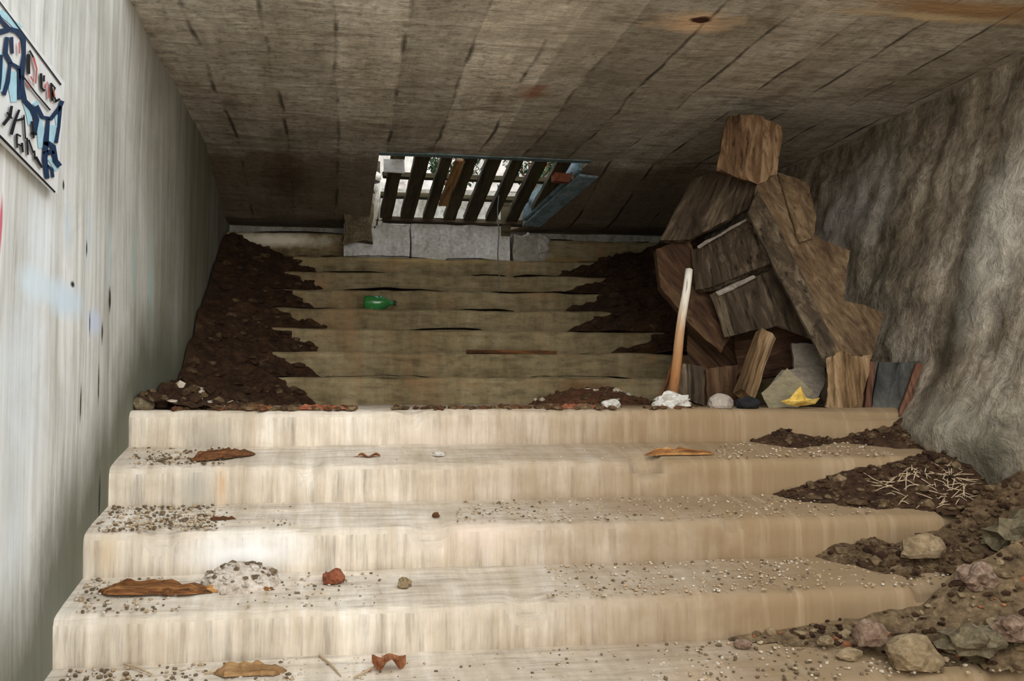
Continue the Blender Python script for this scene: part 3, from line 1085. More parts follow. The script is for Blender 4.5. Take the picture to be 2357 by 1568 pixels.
board('stringer', [(1510, 575), (1560, 553), (1588, 556), (1640, 680), (1682, 775), (1660, 812), (1590, 750), (1520, 660)], [5.34, 5.34, 5.33, 5.2, 5.1, 5.1, 5.18, 5.3], .06, M['wood_red'], (0, 4), 9, 'reddish brown left stringer')
board('riser', [(1592, 680), (1690, 780), (1700, 905), (1600, 905), (1580, 800)], [5.36, 5.26, 5.24, 5.34, 5.36], .03, M['wood_red'], (0, 1), 15)
board('riser', [(1690, 772), (1785, 752), (1886, 790), (1905, 850), (1830, 860), (1700, 880)], [5.2, 5.0, 4.86, 4.84, 4.96, 5.14], .03, M['wood_red'], (0, 1), 17)

# timber block on top
bc = atY(1725, 342, 4.98)
mb = MB()
FR = [(1674, 270), (1700, 263), (1745, 264), (1802, 294), (1788, 402), (1746, 424), (1650, 393), (1662, 320)]
mb.prism([atY(x, y, 4.92) for x, y in FR], (.06, .16, .03), axis=(0.1, 0, 1), sub=5, jit=.012, seed=3)
roughen(mb.build('timber_block', M['wood_block'], None, origin=tuple(bc), label='squared brown timber block perched on top of the collapsed wooden stair', category='timber'), .02, .008)

# stump post under the foot of the stringer
mb = MB()
FR = [(1903, 826), (1935, 810), (1985, 822), (2002, 815), (1992, 880), (1985, 945), (1940, 950), (1897, 938), (1905, 890)]
mb.prism([atY(x, y, 4.42) for x, y in FR], (.06, .12, 0), axis=(-.1, 0, 1), sub=5, jit=.012, seed=8)
q = atY(1945, 945, 4.42)
roughen(mb.build('timber_post', M['wood_post'], None, origin=tuple(q), label='short split orange brown post under the foot of the sawtooth stringer', category='timber'), .018, .010)
mb = MB()
FR = [(2002, 830), (2014, 838), (2006, 948), (1990, 945)]
mb.prism([atY(x, y, 4.44) for x, y in FR], (.02, .1, 0), axis=(-.1, 0, 1), sub=5, jit=.006, seed=5)
mb.build('timber_strip', M['wood_edge'], None, origin=tuple(atY(2000, 945, 4.44)), bevel=.003, label='narrow dark strip of wood against the orange brown post', category='timber')
pn = [atY(x, y, d) for (x, y), d in zip([(2024, 835), (2118, 832), (2078, 950), (2004, 950)], [4.50, 4.34, 4.34, 4.44])]
mb = MB()
mb.prism(pn, (.01, .03, 0), axis=(0, 0, 1), sub=6, jit=.008, seed=2)
mb.build('panel', M['panel_dark'], None, origin=tuple(pn[3]), label='blackened panel propped between the post and the right wall', category='panel')
mb = MB()
FR = [(2110, 836), (2127, 838), (2090, 944), (2066, 962)]
mb.prism([atY(x, y, 4.30) for x, y in FR], (.02, .05, 0), axis=(-.3, 0, 1), sub=6, jit=.006, seed=11)
mb.build('board', M['wood_edge'], None, origin=tuple(atY(2070, 955, 4.30)), bevel=.003, label='narrow brown board slanting against the foot of the right wall', category='board')

# loose bits below the stair
mb = MB()
p0, p1 = atY(1762, 772, 4.80), atY(1712, 912, 4.62)
mb.span(p1, p0, .085, .06, (.2, -1, .2), (10, 3, 2), .008, 9, 4, .015)
mb.build('timber_offcut', M['wood_post'], None, origin=tuple(p1), label='leaning timber offcut beneath the wooden stair', category='timber')


def solid(name, quad, depth, ext, mat, seed, label, cat, sub=5, jit=.006, bevel=.004, axis=None):
    pts = [atY(x, y, d) for (x, y), d in zip(quad, depth if isinstance(depth, (list, tuple)) else [depth] * len(quad))]
    mb = MB()
    mb.prism(pts, ext, axis=axis, sub=sub, jit=jit, seed=seed)
    low_ = min(pts, key=lambda q: q.z)
    o = mb.build(name, M[mat], None, origin=tuple(low_), label=label, category=cat)
    roughen(o, .02, .007 if 'wood' in mat else .004, 5, 42 if 'wood' in mat else 14)
    return o


solid('timber_offcut', [(1556, 905), (1572, 838), (1620, 844), (1622, 934), (1600, 930)], 4.60, (.04, .12, 0), 'wood_grey', 21, 'grey brown timber offcut standing right of the peeled stick', 'timber', axis=(0, 0, 1))
solid('timber_offcut', [(1625, 850), (1700, 840), (1690, 925), (1630, 930)], 4.85, (.04, .12, 0), 'wood_red', 23, 'dark reddish timber offcut in the shade under the wooden stair', 'timber')
solid('concrete_slab', [(1822, 790), (1878, 792), (1902, 846), (1828, 852)], [4.82, 4.8, 4.72, 4.74], (.02, .06, 0), 'slab_grey', 25, 'grey slab upright under the wooden stair, upper one', 'rubble')
solid('concrete_slab', [(1760, 905), (1800, 852), (1900, 840), (1897, 886), (1876, 930), (1765, 930)], [4.62, 4.68, 4.68, 4.6, 4.55, 4.58], (.02, .05, 0), 'slab_grey', 27, 'broad grey brown slab under the wooden stair behind the yellow leaf', 'rubble')
solid('card_sheet', [(1752, 905), (1812, 848), (1872, 902), (1838, 938), (1770, 940)], [4.52, 4.58, 4.5, 4.42, 4.44], (.005, .012, 0), 'slab_olive', 29, 'olive card sheet leaning behind the yellow leaf', 'card', jit=.004)

# yellow leaf
q = atZ(1800, 938, ZLAND)
q = V((q.x, 4.33, ZLAND + .012))
s = 4.5 / 2350
out = [(-52, 8), (-30, 14), (-20, 28), (-8, 44), (2, 30), (12, 16), (30, 12), (46, 16), (36, 2), (14, -2), (-14, -4), (-34, 0)]
mb = MB()
ring = [V((q.x + x * s, q.y - .005 + .02 * n1((x, z, 0), .05, 2) + (44 - z) * .0006, q.z + (z + 2) * s)) for x, z in out]
cen = q + V((0, -.012, .02))
vs = [cen] + ring
fs = [(0, i + 1, (i + 1) % len(ring) + 1) for i in range(len(ring))]
vs2 = [v + V((0, .004, 0)) for v in vs]
N = len(vs)
fs2 = [(f[0] + N, f[2] + N, f[1] + N) for f in fs]
mb.add(vs + vs2, fs + fs2 + [(i + 1, i + 1 + N, (i + 1) % len(ring) + 1 + N, (i + 1) % len(ring) + 1) for i in range(len(ring))])
mb.build('leaf', M['yellow'], None, origin=tuple(q), label='bright yellow curled leaf at the landing edge below the wooden stair', category='leaf')

# peeled stick
p0, p1 = atY(1543, 915, 4.50), atY(1585, 622, 4.78)
p0.z = ZLAND
n = 14
pts = [p0.lerp(p1, i / n) + V((.003 * math.sin(i * .6), 0, 0)) for i in range(n + 1)]
MB().tube(pts, [.026 - .007 * i / n for i in range(n + 1)], 10, amp=.10).build('stick', M['stick'], None, origin=tuple(p0), smooth=True, label='peeled stick standing upright, pale top and orange foot, left of the wooden stair', category='stick')
p0, p1 = atY(1508, 925, 4.56), atY(1552, 822, 4.66)
p0.z = ZLAND
MB().tube([p0, p0.lerp(p1, .5) + V((.012, 0, 0)), p1], [.012, .010, .007], 7, amp=.3).build('twig', M['wood_dark'], None, origin=tuple(p0), label='dark twig leaning beside the foot of the peeled stick', category='stick')

# ------------------------------------------------------------------ soil heaps
rnd = random.Random(3)


def clods(mb, func, base, x0, x1, y0, y1, n, r0, r1, mats=(0,)):
    for i in range(n):
        x, y = rnd.uniform(x0, x1), rnd.uniform(y0, y1)
        h, b = func(x, y), base(x, y)
        if h > b + .006:
            r = rnd.uniform(r0, r1)
            mb.ico((x, y, h + r * .1), (r * rnd.uniform(.8, 1.6), r, r * rnd.uniform(.4, .9)), rotz(rnd.uniform(0, 6)), 1, .5, 1.5, rnd.uniform(0, 50), rnd.choice(mats))


def left_heap(x, y):
    d = x - XL
    if y > YU0 - .30:
        line = ZLAND + URISE + (y - YU0) * URISE / UTREAD
        k = 1.0
        if y > UY[6]:
            line -= (y - UY[6]) * .45
    else:
        line = ZLAND - (YU0 - .30 - y) * .02
        k = max(.3, 1 - (YU0 - .3 - y) * .45)
    a = (.15 - .37 * d - .9 * max(0, d - .62) ** 1.5) * (k if d < .42 else 1) + .05 * n1((x, y, 0), 5, 1) + .03 * n1((x, y, 0), 16, 2)
    return line + a


mb = MB()
mb.field(XL + .012, .6, YN0 + .06, 7.75, .022, left_heap, upper_base)
clods(mb, left_heap, upper_base, XL + .03, .2, YN0 + .15, 7.7, 420, .012, .04, (0, 0, 0, 1))
clods(mb, left_heap, upper_base, XL + .03, .1, YN0 + .08, 5.3, 160, .008, .028, (1, 2, 2, 3))
o = mb.build('soil_heap', [M['soil'], M['soil_dry'], M['soil_litter'], M['grit_white']], None, label='black soil heap spilling down the far stairs along the left wall', category='soil', kind='stuff')


def right_heap(x, y):
    d = (2.66 + .26 * upper_base(x, y)) - x
    line = ZLAND + URISE + (y - YU0) * URISE / UTREAD
    if y > UY[6]:
        line -= (y - UY[6]) * .4
    return line + .26 - .30 * d - .8 * max(0, d - 1.15) ** 1.5 - max(0, 6.5 - y) * .5 + .05 * n1((x, y, 0), 5, 7) + .03 * n1((x, y, 0), 15, 2)


mb = MB()
mb.field(1.0, 2.80, 5.9, 7.75, .025, right_heap, upper_base)
clods(mb, right_heap, upper_base, 1.4, 2.8, 6.0, 7.7, 220, .014, .04)
mb.build('soil_heap', [M['soil'], M['soil_dry']], None, label='dark soil heap on the far stairs behind the wooden stair', category='soil', kind='stuff')


# wedges of dirt banked on the near treads by the right wall
def wedge(k, ctrl, seed):
    yb, z = yn(k - 1), zn(k)

    def val(x, i):
        if x <= ctrl[0][0]:
            return 0.0
        for a, b in zip(ctrl, ctrl[1:]):
            if x <= b[0]:
                t = (x - a[0]) / (b[0] - a[0])
                return a[i] + (b[i] - a[i]) * t
        return ctrl[-1][i]

    def f(x, y):
        H, D = val(x, 1), val(x, 2)
        if H <= 0 or D <= 0:
            return z - .05
        z_ = TZ(k, y)
        t = (yb - y) / D
        e = max(0.0, 1 - t)
        w = .022 * n1((x, y, 0), 8, seed) + .014 * n1((x, y, 0), 22, seed)
        return z_ + H * (e ** .85) * (1 - SLOPE / max(H, .09) * .5) - .012 + w * min(1, H * 9) - (.03 if t > 1 else 0)

    return f, (lambda x, y: TZ(k, y)), ctrl[0][0], ctrl[-1][0], yn(k) + .005, yb - .002


def xz(px, k, back=.12):
    return atY(px, 1000, yn(k - 1) - back).x


straw_pts = []
for k, ctrl_px, seed, mats, lab in (
        (1, [(1735, 0, .05), (1770, .035, .14), (1825, .085, .2), (1900, .04, .15), (1960, .03, .12), (2050, .09, .22), (2180, .17, .30)], 3, ('soil', 'soil_dry', 'grit_white', 'soil_litter'), 'dark crumbly soil banked on the upper tread below the wooden stair'),
        (2, [(1770, 0, .04), (1850, .04, .2), (1950, .10, .28), (2100, .17, .33), (2200, .19, .34), (2330, .30, .36)], 5, ('soil', 'soil_dry', 'straw', 'soil_litter'), 'large dark soil bank with pale straw on the second tread by the right wall'),
        (3, [(1890, 0, .05), (1950, .06, .22), (2040, .10, .30), (2090, .07, .3), (2200, .12, .32), (2300, .26, .35), (2420, .36, .36)], 8, ('soil_dry', 'soil', 'grit_white', 'soil_litter'), 'crumbly brown soil bank on the third tread by the right wall'),
        (4, [(1640, 0, .04), (1720, .025, .09), (1850, .05, .13), (1990, .085, .22), (2130, .11, .34), (2230, .20, .38), (2300, .27, .40), (2480, .36, .42)], 11, ('soil_litter', 'soil', 'leaf_brown', 'stone_tan'), 'wide bank of soil and rubble on the lowest tread, lower right corner')):
    ctrl = [(xz(p, k), h, d) for p, h, d in ctrl_px]
    f, b, x0, x1, y0, y1 = wedge(k, ctrl, seed)
    if k == 4:
        y0 -= .06
    mb = MB()
    mb.field(x0, min(x1, 2.6), y0, y1, .013, f, b)
    clods(mb, f, b, x0, min(x1, 2.55), y0, y1, 520, .004, .016, (0, 0, 0, 1, 1, 3) if k < 4 else (0, 0, 1, 1, 1, 2, 3))
    clods(mb, f, b, x0, min(x1, 2.55), y0, y1, 40, .012, .03, (0, 1, 3))
    if k in (2, 3):
        for i in range(110 if k == 2 else 0):
            x, y = rnd.uniform(x0 + (.45 if k == 2 else .2), 2.5), rnd.uniform(y0, y1 - .08)
            h = f(x, y)
            if h > b(x, y) + .01:
                a, L = rnd.uniform(-1.2, 1.2), rnd.uniform(.03, .09)
                dx, dy = math.cos(a) * L / 2, math.sin(a) * L / 2
                mb.tube([(x - dx, y - dy, f(x - dx, y - dy) + .006), (x, y, h + .010), (x + dx, y + dy, f(x + dx, y + dy) + .007)], [.0015, .0022, .0012], 5, mat=2)
    mb.build('soil_heap', [M[m] for m in mats], None, label=lab, category='soil', kind='stuff')

# rusty litter along the landing edge
mb = MB()
for x0, x1, n in ((640, 820, 90), (1250, 1420, 160), (1490, 1600, 60), (900, 1250, 70), (400, 640, 110)):
    for i in range(n):
        px = rnd.uniform(x0, x1)
        y = YN0 + rnd.uniform(.03, .40)
        q = atY(px, 940, y)
        r = rnd.uniform(.006, .02)
        mb.ico((q.x, y, ZLAND + r * .3), (r * 1.8, r, r * .7), rotz(rnd.uniform(0, 3)), 1, .5, 1.5, i, rnd.choice((0, 0, 1, 2)))
mb.build('litter', [M['rust_soil'], M['soil_dry'], M['soil_litter']], None, label='rusty leaf crumbs scattered along the landing edge', category='litter', kind='stuff')


def rusty(x, y):
    q = (x - 1.40) / .36, (y - 5.5) / .30
    e = 1 - q[0] ** 2 - q[1] ** 2
    return ZLAND + (.09 * e if e > 0 else -.03) + .02 * n1((x, y, 0), 9, 3)


mb = MB()
mb.field(.95, 1.85, 5.0, 5.74, .025, rusty, lambda x, y: ZLAND)
clods(mb, rusty, lambda x, y: ZLAND, 1.0, 1.8, 5.05, 5.7, 170, .008, .02, (0, 0, 1, 1, 1, 2))
mb.build('soil_heap', [M['rust_soil'], M['soil_dry'], M['grit_white']], None, label='low rusty brown soil heap at the foot of the far stairs', category='soil', kind='stuff')

# grit on the near treads
mb = MB()


def tread_pt(px, k, t):
    y = yn(k) + TREAD * t
    d = ray(px, 1000)
    return V((d.x / d.y * y, y, TZ(k, y)))


for (x0, x1, k, n, ms, rr) in ((300, 520, 1, 150, (0, 1, 1, 2), .009), (230, 500, 2, 330, (0, 0, 1, 1, 2), .010), (180, 420, 3, 120, (0, 1, 2), .009), (480, 680, 2, 60, (1, 2, 0), .007),
                               (1050, 2000, 2, 420, (2, 2, 0, 1), .007), (1650, 2120, 1, 260, (0, 2, 2, 1), .008), (900, 1600, 1, 70, (2, 0), .005), (1250, 2250, 3, 520, (2, 2, 0, 1), .008), (150, 700, 4, 300, (0, 1, 1, 2), .010),
                               (700, 1500, 4, 130, (2, 0, 1), .006), (1500, 2300, 4, 420, (2, 0, 1, 1), .009), (550, 900, 3, 90, (2, 0, 1), .007)):
    for i in range(int(n * 1.4)):
        q = tread_pt(rnd.uniform(x0, x1), k, rnd.uniform(.04, .96) if k != 4 else rnd.uniform(-.1, .95))
        if q.x < XL + .02 or q.x > 2.3:
            continue
        if k == 4 and q.y < yn(4) + .01:
            continue
        r = rr * .68 * rnd.uniform(.3, 1.25)
        mb.ico((q.x, q.y, q.z + r * .35), (r * rnd.uniform(.8, 1.5), r, r * .7), rotz(rnd.uniform(0, 6)), 1, .45, 1.5, i * .37, rnd.choice(ms))
mb.build('grit', [M['grit_white'], M['grit_dark'], M['grit_tan']], None, label='fine pale and dark grit strewn over the near treads', category='grit', kind='stuff')

# ------------------------------------------------------------------ single pieces lying about
def surf(px, py, z):
    return lie(px, py, z)


def chunk(name, px, py, z, r, mat, label, cat, seed, sub=3, amp=.3, freq=1.5, rz=0.0, flat_=.55, group=None, y=None):
    q = surf(px, py, z) if y is None else V((atY(px, py, y).x, y, z))
    k_ = math.ceil((ZLAND - z) / RISE - 1e-3)
    z += TZ(k_, q.y) - zn(k_)
    q.z = z + r[2] * flat_
    mb = MB()
    mb.ico(q, r, rotz(rz), sub, amp, freq, seed, 0, flat_)
    o = mb.build(name, M[mat], None, origin=(q.x, q.y, z), label=label, category=cat)
    if group:
        o['group'] = group
    return o


YL = YN0 + .09
chunk('stone', 1406, 940, ZLAND, (.044, .035, .028), 'stone_white', 'small rounded white stone at the landing edge left of the stick', 'stone', 2, y=YL)
chunk('stone', 1550, 940, ZLAND, (.078, .05, .045), 'stone_white', 'biggest crumbly white stone at the landing edge, at the foot of the stick', 'stone', 6, amp=.5, freq=2.2, y=YL)
chunk('stone', 1515, 943, ZLAND, (.028, .028, .022), 'stone_white', 'pale pebble just left of the crumbly white stone', 'stone', 9, y=YL)
chunk('stone', 1658, 942, ZLAND, (.058, .04, .042), 'stone_grey', 'squarish grey stone right of the crumbly white one', 'stone', 12, amp=.22, y=YL)
chunk('stone', 1722, 942, ZLAND, (.055, .04, .032), 'black', 'blackened stone between the grey stone and the yellow leaf', 'stone', 15, y=YL)
chunk('stone', 330, 942, ZLAND, (.045, .05, .04), 'stone_green', 'small grey green stone on the landing against the left wall', 'stone', 5, y=YL + .02)
# right side stones
chunk('stone', 2002, 1466, zn(4) + .04, (.052, .045, .048), 'stone_pink', 'round pinkish stone on the soil, lower right', 'stone', 18, y=yn(3) - .20)
chunk('concrete_lump', 2100, 1512, zn(4) + .0, (.085, .07, .062), 'stone_tan', 'pale tan concrete lump below the round pinkish stone', 'rubble', 21, amp=.35, y=yn(4) + .08)
chunk('stone', 1955, 1478, zn(4), (.04, .03, .022), 'stone_tan', 'small tan stone left of the round pinkish stone', 'stone', 24, y=yn(4) + .16)
chunk('concrete_lump', 2125, 1290, zn(3) + .035, (.085, .05, .055), 'stone_tan', 'tan slab fragment bedded in the soil of the third tread', 'rubble', 27, amp=.25, y=yn(2) - .16)
chunk('concrete_lump', 2350, 1320, zn(3) + .07, (.11, .09, .08), 'stone_green', 'grey green concrete lump at the right picture edge', 'rubble', 30, amp=.6, freq=2.2, y=yn(2) - .22)
chunk('concrete_lump', 2250, 1375, zn(4) + .15, (.065, .05, .05), 'stone_pink', 'purplish broken concrete at the right end of a near nosing', 'rubble', 33, amp=.6, freq=2.2, y=yn(3) - .06)
chunk('concrete_lump', 2240, 1490, zn(4) + .03, (.10, .07, .05), 'stone_green', 'mossy concrete lump in the soil of the lower right corner', 'rubble', 36, amp=.6, freq=2.2, y=yn(4) + .10)
chunk('stone', 2330, 1480, zn(4) + .07, (.06, .05, .045), 'stone_pink', 'reddish stone at the right end of the lowest soil bank', 'stone', 39, amp=.55, freq=2.2, y=yn(4) + .08)
chunk('stone', 1710, 1452, zn(4), (.03, .025, .018), 'stone_pink', 'small pale pink stone at the left end of the lowest soil bank', 'stone', 41, y=yn(3) - .08)
chunk('stone', 1900, 1448, zn(4) + .02, (.026, .022, .016), 'stone_tan', 'tiny tan stone on the lowest soil bank', 'stone', 44, y=yn(3) - .13)


def rotwood(name, pa, pb, z, w, t, mat, label, cat, seed, y=None, bulge=1.0, segs=18):
    """splintery length of wood lying on a tread"""
    if y is None:
        a, b = lie(*pa, z), lie(*pb, z)
    else:
        a, b = atY(*pa, y[0]), atY(*pb, y[1])
        a.z = b.z = z
    x = (b - a).normalized()
    R = Matrix((x, V((0, 0, 1)).cross(x), V((0, 0, 1)))).transposed()
    L = (b - a).length
    mb = MB()
    for s, (o, ww, tt, l0, l1) in enumerate(((0, 1, 1, 0, 1), (.3, .5, 1.3, .06, .75), (-.35, .45, .8, .2, .97))):
        vs, ls, fs = [], [], []
        n = segs
        for i in range(n + 1):
            u = l0 + (l1 - l0) * i / n
            prof = (min(1, 6 * (i / n) + .12) * min(1, 5 * (1 - i / n) + .08)) ** .7
            hw = w / 2 * ww * prof * (1 + .35 * n1((u * 9, s, seed), 1.0, seed))
            ht = t * tt * prof * (1 + .4 * n1((u * 11, s + 4, seed), 1.0, seed)) * bulge
            yo = o * w * .6 + .25 * w * n1((u * 3, 0, s), 1, seed)
            for (cy, czz) in ((-1, .0), (-.8, .6), (-.1, 1), (.7, .75), (1, .1), (.5, 0), (-.5, 0)):
                l = V((u * L, yo + cy * hw, max(.001, czz * ht)))
                vs.append(a + R @ l)
                ls.append(l + V((seed, 0, 0)))
        P = 7
        for i in range(n):
            for q in range(P):
                A, B = i * P + q, i * P + (q + 1) % P
                fs.append((A, B, B + P, A + P)[::-1])
        fs.append(tuple(range(P)))
        fs.append(tuple(n * P + q for q in range(P))[::-1])
        mb.add(vs, fs, ls)
    return mb.build(name, M[mat], None, origin=tuple(a), label=label, category=cat)


rotwood('rotten_wood', (440, 1062), (586, 1046), zn(1), .085, .026, 'wood_dark', 'dark rotten wood splinter on the top tread of the near flight, left', 'wood', 3)
rotwood('rotten_wood', (228, 1362), (500, 1362), zn(3), .115, .024, 'wood_rot', 'long orange rotten wood slab at the left of the near flight', 'wood', 7)
rotwood('wood_splinter', (440, 1366), (632, 1358), zn(3), .02, .014, 'wood_rot', 'thin pale splinter in front of the crumbled plaster heap', 'wood', 11)
rotwood('plank', (492, 1552), (660, 1546), zn(4), .075, .022, 'wood_plank', 'short tan plank on the lowest tread at the bottom of the picture', 'wood', 13)
rotwood('stick', (1484, 1049), (1645, 1047), zn(1), .026, .022, 'wood_rot', 'straight orange brown stick lying on the top tread, right of centre', 'stick', 17)
rotwood('wood_chip', (480, 1198), (545, 1196), zn(2), .02, .010, 'wood_dark', 'small brown chip on the second tread, left', 'wood', 19)
rotwood('rusty_scrap', (560, 943), (640, 943), ZLAND, .03, .016, 'wood_rot', 'orange wood scrap at the landing edge near the left soil heap', 'wood', 23, y=(YN0 + .07, YN0 + .08))
rotwood('rusty_scrap', (680, 945), (805, 944), ZLAND, .03, .016, 'brick', 'flat reddish scrap at the landing edge right of the orange scrap', 'scrap', 29, y=(YN0 + .06, YN0 + .07))
rotwood('rusty_scrap', (1285, 946), (1390, 946), ZLAND, .035, .016, 'brick', 'flat reddish scrap at the landing edge left of the white stones', 'scrap', 31, y=(YN0 + .06, YN0 + .07))
# thin dark stick on the far stairs
a, b = atY(1075, 812, UY[1] - .002), atY(1282, 806, UY[1] - .002)
a.z = b.z = UZ[1] + .008
a.y = b.y = UY[1] + .012
MB().tube([a, a.lerp(b, .5) + V((0, .004, 0)), b], [.012, .013, .010], 7, amp=.2).build('stick', M['wood_dark'], None, origin=tuple(a), label='straight dark stick lying along a nosing of the far stairs', category='stick')

# crumbled plaster heap
q0 = lie(552, 1352, zn(3))
ZP = q0.z


def plast(x, y):
    e = 1 - ((x - q0.x) / .125) ** 2 - ((y - q0.y - .03) / .10) ** 2
    return TZ(3, y) + (.062 * e ** .6 if e > 0 else -.02) + .012 * n1((x, y, 0), 18, 2)


mb = MB()
mb.field(q0.x - .16, q0.x + .16, q0.y - .11, min(yn(2) - .003, q0.y + .16), .009, plast, lambda x, y: TZ(3, y))
clods(mb, plast, lambda x, y: zn(3), q0.x - .12, q0.x + .12, q0.y - .07, q0.y + .12, 110, .005, .014, (0, 0, 1))
mb.build('plaster_heap', [M['plaster'], M['grit_dark']], None, label='little heap of crumbled plaster at the right end of the orange wood slab', category='rubble', kind='stuff')

chunk('brick_chip', 768, 1342, zn(3), (.036, .03, .028), 'brick', 'red brick chip on the third tread, right of the plaster heap', 'brick', 46, amp=.4)
chunk('stone', 930, 1352, zn(3), (.022, .02, .020), 'stone_tan', 'small pale pebble to the right of the red brick chip', 'stone', 48, amp=.5)
chunk('pebble', 1003, 1190, zn(2), (.014, .012, .010), 'wood_dark', 'lone dark brown pebble in the middle of the second tread', 'stone', 50)
chunk('pebble', 1010, 1050, zn(1), (.022, .016, .012), 'stone_white', 'small white pebble near the middle of the top tread', 'stone', 52)


def leaf(px, py, z, L, w, a, mat, label, seed, curl=.35):
    q = lie(px, py, z)
    mb = MB()
    n = 12
    vs, fs = [], []
    R = rotz(a)
    for lay in (0, 1):
        for i in range(n + 1):
            u = i / n
            hw = w / 2 * math.sin(math.pi * min(1, u * 1.02)) ** .7 * (1 + .3 * n1((u * 7, seed, 0), 1, seed)) + .001
            zz = .004 + curl * w * math.sin(u * 5 + seed) ** 2 - lay * .002
            for s in (-1, 0, 1):
                p = V(((u - .5) * L, s * hw, zz + (abs(s) * curl * w * (.6 + .4 * math.sin(u * 9)) if s else 0)))
                vs.append(q + R @ p)
    P = (n + 1) * 3
    for i in range(n):
        for s in (0, 1):
            A = i * 3 + s
            fs.append((A, A + 3, A + 4, A + 1))
            fs.append((P + A, P + A + 1, P + A + 4, P + A + 3))
    for i in range(n):
        A = i * 3
        fs.append((A, P + A, P + A + 3, A + 3))
        fs.append((A + 2, A + 5, P + A + 5, P + A + 2))
    mb.add(vs, fs)
    mb.tube([q + R @ V((-.5 * L, 0, .006)), q + R @ V((-.75 * L, .01, .003))], [.0025, .0015], 5)
    return mb.build('leaf', M[mat], None, origin=tuple(q), label=label, category='leaf')


leaf(895, 1545, zn(4), .10, .065, .1, 'leaf_brown', 'curled red brown leaf on the lowest tread right of the tan plank', 2, .5)
leaf(850, 1054, zn(1), .085, .04, .0, 'leaf_brown', 'small thin brown leaf on the top tread left of centre', 4, .2)

# twigs and dry stalks on the lowest tread
for i, (x0, y0, x1, y1, lab) in enumerate(((285, 1490, 350, 1556, 'dry stalk on the lowest tread, first from the left wall'), (470, 1556, 560, 1540, 'dry stalk on the lowest tread, left of the tan plank'),
                                           (735, 1500, 785, 1560, 'dry stalk on the lowest tread between the plank and the red leaf'), (815, 1566, 880, 1530, 'dry stalk on the lowest tread beside the red leaf'))):
    a, b = lie(x0, max(y0, 1510), zn(4)), lie(x1, y1, zn(4))
    a.z += .007
    b.z += .004
    MB().tube([a, a.lerp(b, .5) + V((.004, 0, .003)), b], [.003, .0035, .002], 6).build('dry_stalk', M['straw'], None, origin=tuple(b), label=lab, category='twig')

# green bottle on the far stairs
jb = 3
zb = UZ[jb]
yb = UY[jb] + .06
qa, qb = atY(836, 690, yb), atY(906, 690, yb)
Lb = (qb - qa).length
rb = .046
c0 = V((qa.x, yb, zb + rb))
bt = thing('bottle', 'green glass bottle lying on a step of the far stairs', 'bottle', (c0.x, c0.y, zb))
pro = [(0, .0), (.002, .8), (.02, 1), (.10, 1), (.135, .97), (.16, .72), (.175, .42), (.19, .34), (.205, .33)]
mb = MB()
kx = Lb / .205
mb.tube([c0 + V((x * kx, 0, 0)) for x, r in pro], [max(.001, r * rb) for x, r in pro], 20)
mb.build('glass_body', M['glass'], bt, smooth=True)
MB().tube([c0 + V((.035 * kx, 0, 0)), c0 + V((.115 * kx, 0, 0))], [rb * 1.01, rb * 1.01], 20, cap=False).build('label_band', M['bottle_label'], bt, smooth=True) if False else None
MB().tube([c0 + V((.203 * kx, 0, 0)), c0 + V((.222 * kx, 0, 0))], [rb * .38, rb * .38], 14).build('cap', M['metal_dark'], bt, smooth=True)

# thin dark strip along the nosings of the far stairs
def nose_strip(x, y):
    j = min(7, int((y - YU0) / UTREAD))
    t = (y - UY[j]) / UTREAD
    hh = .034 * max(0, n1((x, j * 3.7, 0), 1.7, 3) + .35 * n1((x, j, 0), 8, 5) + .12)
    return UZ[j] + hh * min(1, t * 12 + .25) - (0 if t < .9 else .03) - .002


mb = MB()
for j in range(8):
    mb.field(XL + .05, 2.5, UY[j] + .014, min(UY[j] + UTREAD * .86, 8.0), .02, nose_strip, upper_base, eps=.002)
mb.build('dark_crumbs', M['soil_dry'], None, label='thin dark strip lying along the steps of the far stairs', category='soil', kind='stuff')

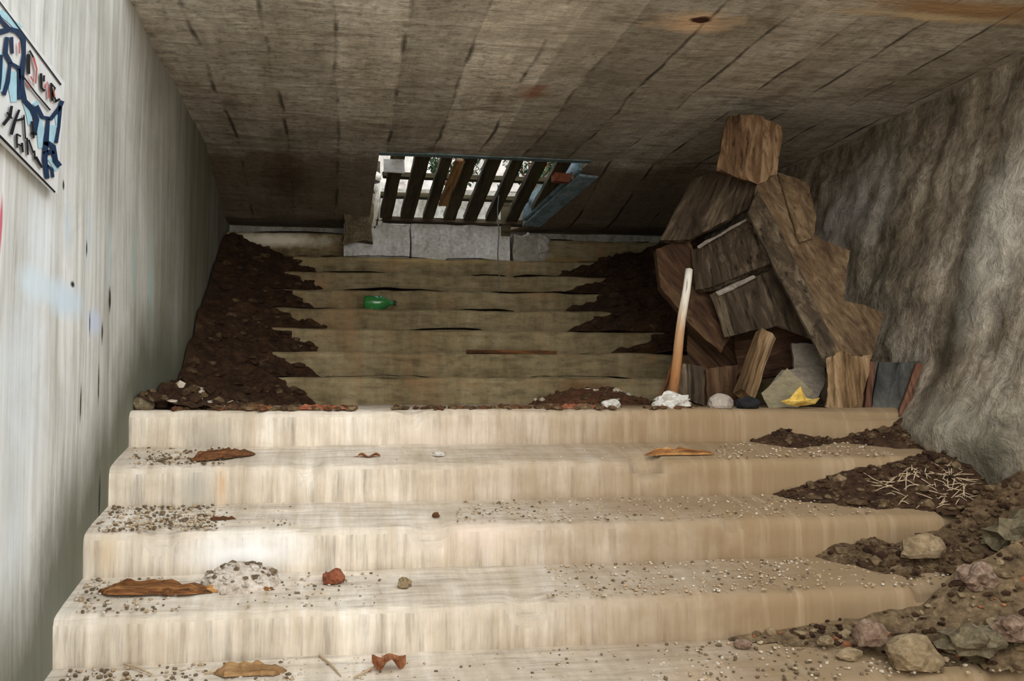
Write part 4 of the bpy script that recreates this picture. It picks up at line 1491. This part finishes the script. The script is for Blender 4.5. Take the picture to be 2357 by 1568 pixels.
# ------------------------------------------------------------------ outside, beyond the hatch
mb = MB()
mb.box((4.5, 13.0, 1.6), (7.5, 4.6, .08), segs=(30, 18, 1), amp=.05, freq=1)
struct(mb, 'ground', M['earth'])
mb = MB()
mb.box((4.0, 15.0, 3.6), (6.5, .2, 2.2), segs=(30, 1, 10), amp=.02, freq=2)
struct(mb, 'wall_outside', M['house'])
for bi, (bx, by, hgt, nl, sd, lab) in enumerate(((1.0, 8.75, .62, 420, 3, 'leafy shrub glimpsed through the left half of the grating'), (1.75, 8.9, .75, 620, 8, 'leafy shrub glimpsed through the right half of the grating'))):
    r2 = random.Random(sd)
    sh = thing('shrub', lab, 'shrub', (bx, by, 1.66))
    stems, lf = MB(), MB()
    for i in range(9):
        a, le = r2.uniform(0, 6.28), r2.uniform(.5, 1) * hgt
        p0 = V((bx + r2.uniform(-.05, .05), by + r2.uniform(-.05, .05), 1.66))
        p2 = p0 + V((math.cos(a) * le * .6, math.sin(a) * le * .6, le))
        p1 = p0.lerp(p2, .5) + V((0, 0, .06))
        stems.tube([p0, p1, p2], [.010, .007, .003], 6)
        for q in range(nl // 9):
            t = r2.uniform(.2, 1)
            c = p0.lerp(p1, t * 2) if t < .5 else p1.lerp(p2, t * 2 - 1)
            c = c + V((r2.uniform(-.09, .09), r2.uniform(-.09, .09), r2.uniform(-.06, .08)))
            Rm = Matrix.Rotation(r2.uniform(0, 6), 3, 'Z') @ Matrix.Rotation(r2.uniform(-1, 1), 3, 'Y')
            L_, w_ = r2.uniform(.025, .05), r2.uniform(.010, .018)
            lf.add([c + Rm @ V(v) for v in ((-L_, 0, 0), (0, -w_, .006), (L_, 0, 0), (0, w_, .006))], [(0, 1, 2, 3)])
    stems.build('stem', M['wood_dark'], sh)
    o = lf.build('foliage', M['foliage'], sh)
    o['kind'] = 'stuff'

# ------------------------------------------------------------------ light: overcast sky above the stairwell
w = bpy.data.worlds.new('sky')
scene.world = w
w.use_nodes = True
nt = w.node_tree
nt.nodes.clear()
out = nt.nodes.new('ShaderNodeOutputWorld')
bg = nt.nodes.new('ShaderNodeBackground')
tc = nt.nodes.new('ShaderNodeTexCoord')
sx = nt.nodes.new('ShaderNodeSeparateXYZ')
rp = nt.nodes.new('ShaderNodeValToRGB')
nt.links.new(tc.outputs['Generated'], sx.inputs[0])
mr = nt.nodes.new('ShaderNodeMapRange')
mr.inputs[1].default_value = -1
nt.links.new(sx.outputs[2], mr.inputs[0])
nt.links.new(mr.outputs[0], rp.inputs[0])
e = rp.color_ramp.elements
e[0].position, e[0].color = 0.0, (1.9, 1.75, 1.52, 1)        # unseen bright yard, added below the horizon to light the ceiling
e[1].position, e[1].color = .88, (.60, .67, .74, 1)
for pos, c in ((.47, (2.0, 1.86, 1.65, 1)), (.53, (1.25, 1.27, 1.28, 1))):
    q = e.new(pos)
    q.color = c
nt.links.new(rp.outputs[0], bg.inputs[0])
bg.inputs[1].default_value = 1.0
nt.links.new(bg.outputs[0], out.inputs[0])

sun = bpy.data.lights.new('sun', 'SUN')
sun.energy = 1.6
sun.angle = math.radians(80)
sun.color = (1, .93, .82)
so = bpy.data.objects.new('sun', sun)
so.rotation_euler = (math.radians(58), 0, math.radians(10))
so.location = (0, -2, 5)
COL.objects.link(so)

vs_ = scene.view_settings
vs_.view_transform = 'Standard'
vs_.look = 'None'
vs_.gamma = 1
vs_.use_curve_mapping = False
vs_.exposure = 0.88

# lift everything so that the lower floor is at zero
for ob in list(scene.objects):
    if ob.parent is None and ob is not cam and ob is not so:
        ob.location.z += EYE
    if '_o' in ob:
        del ob['_o']
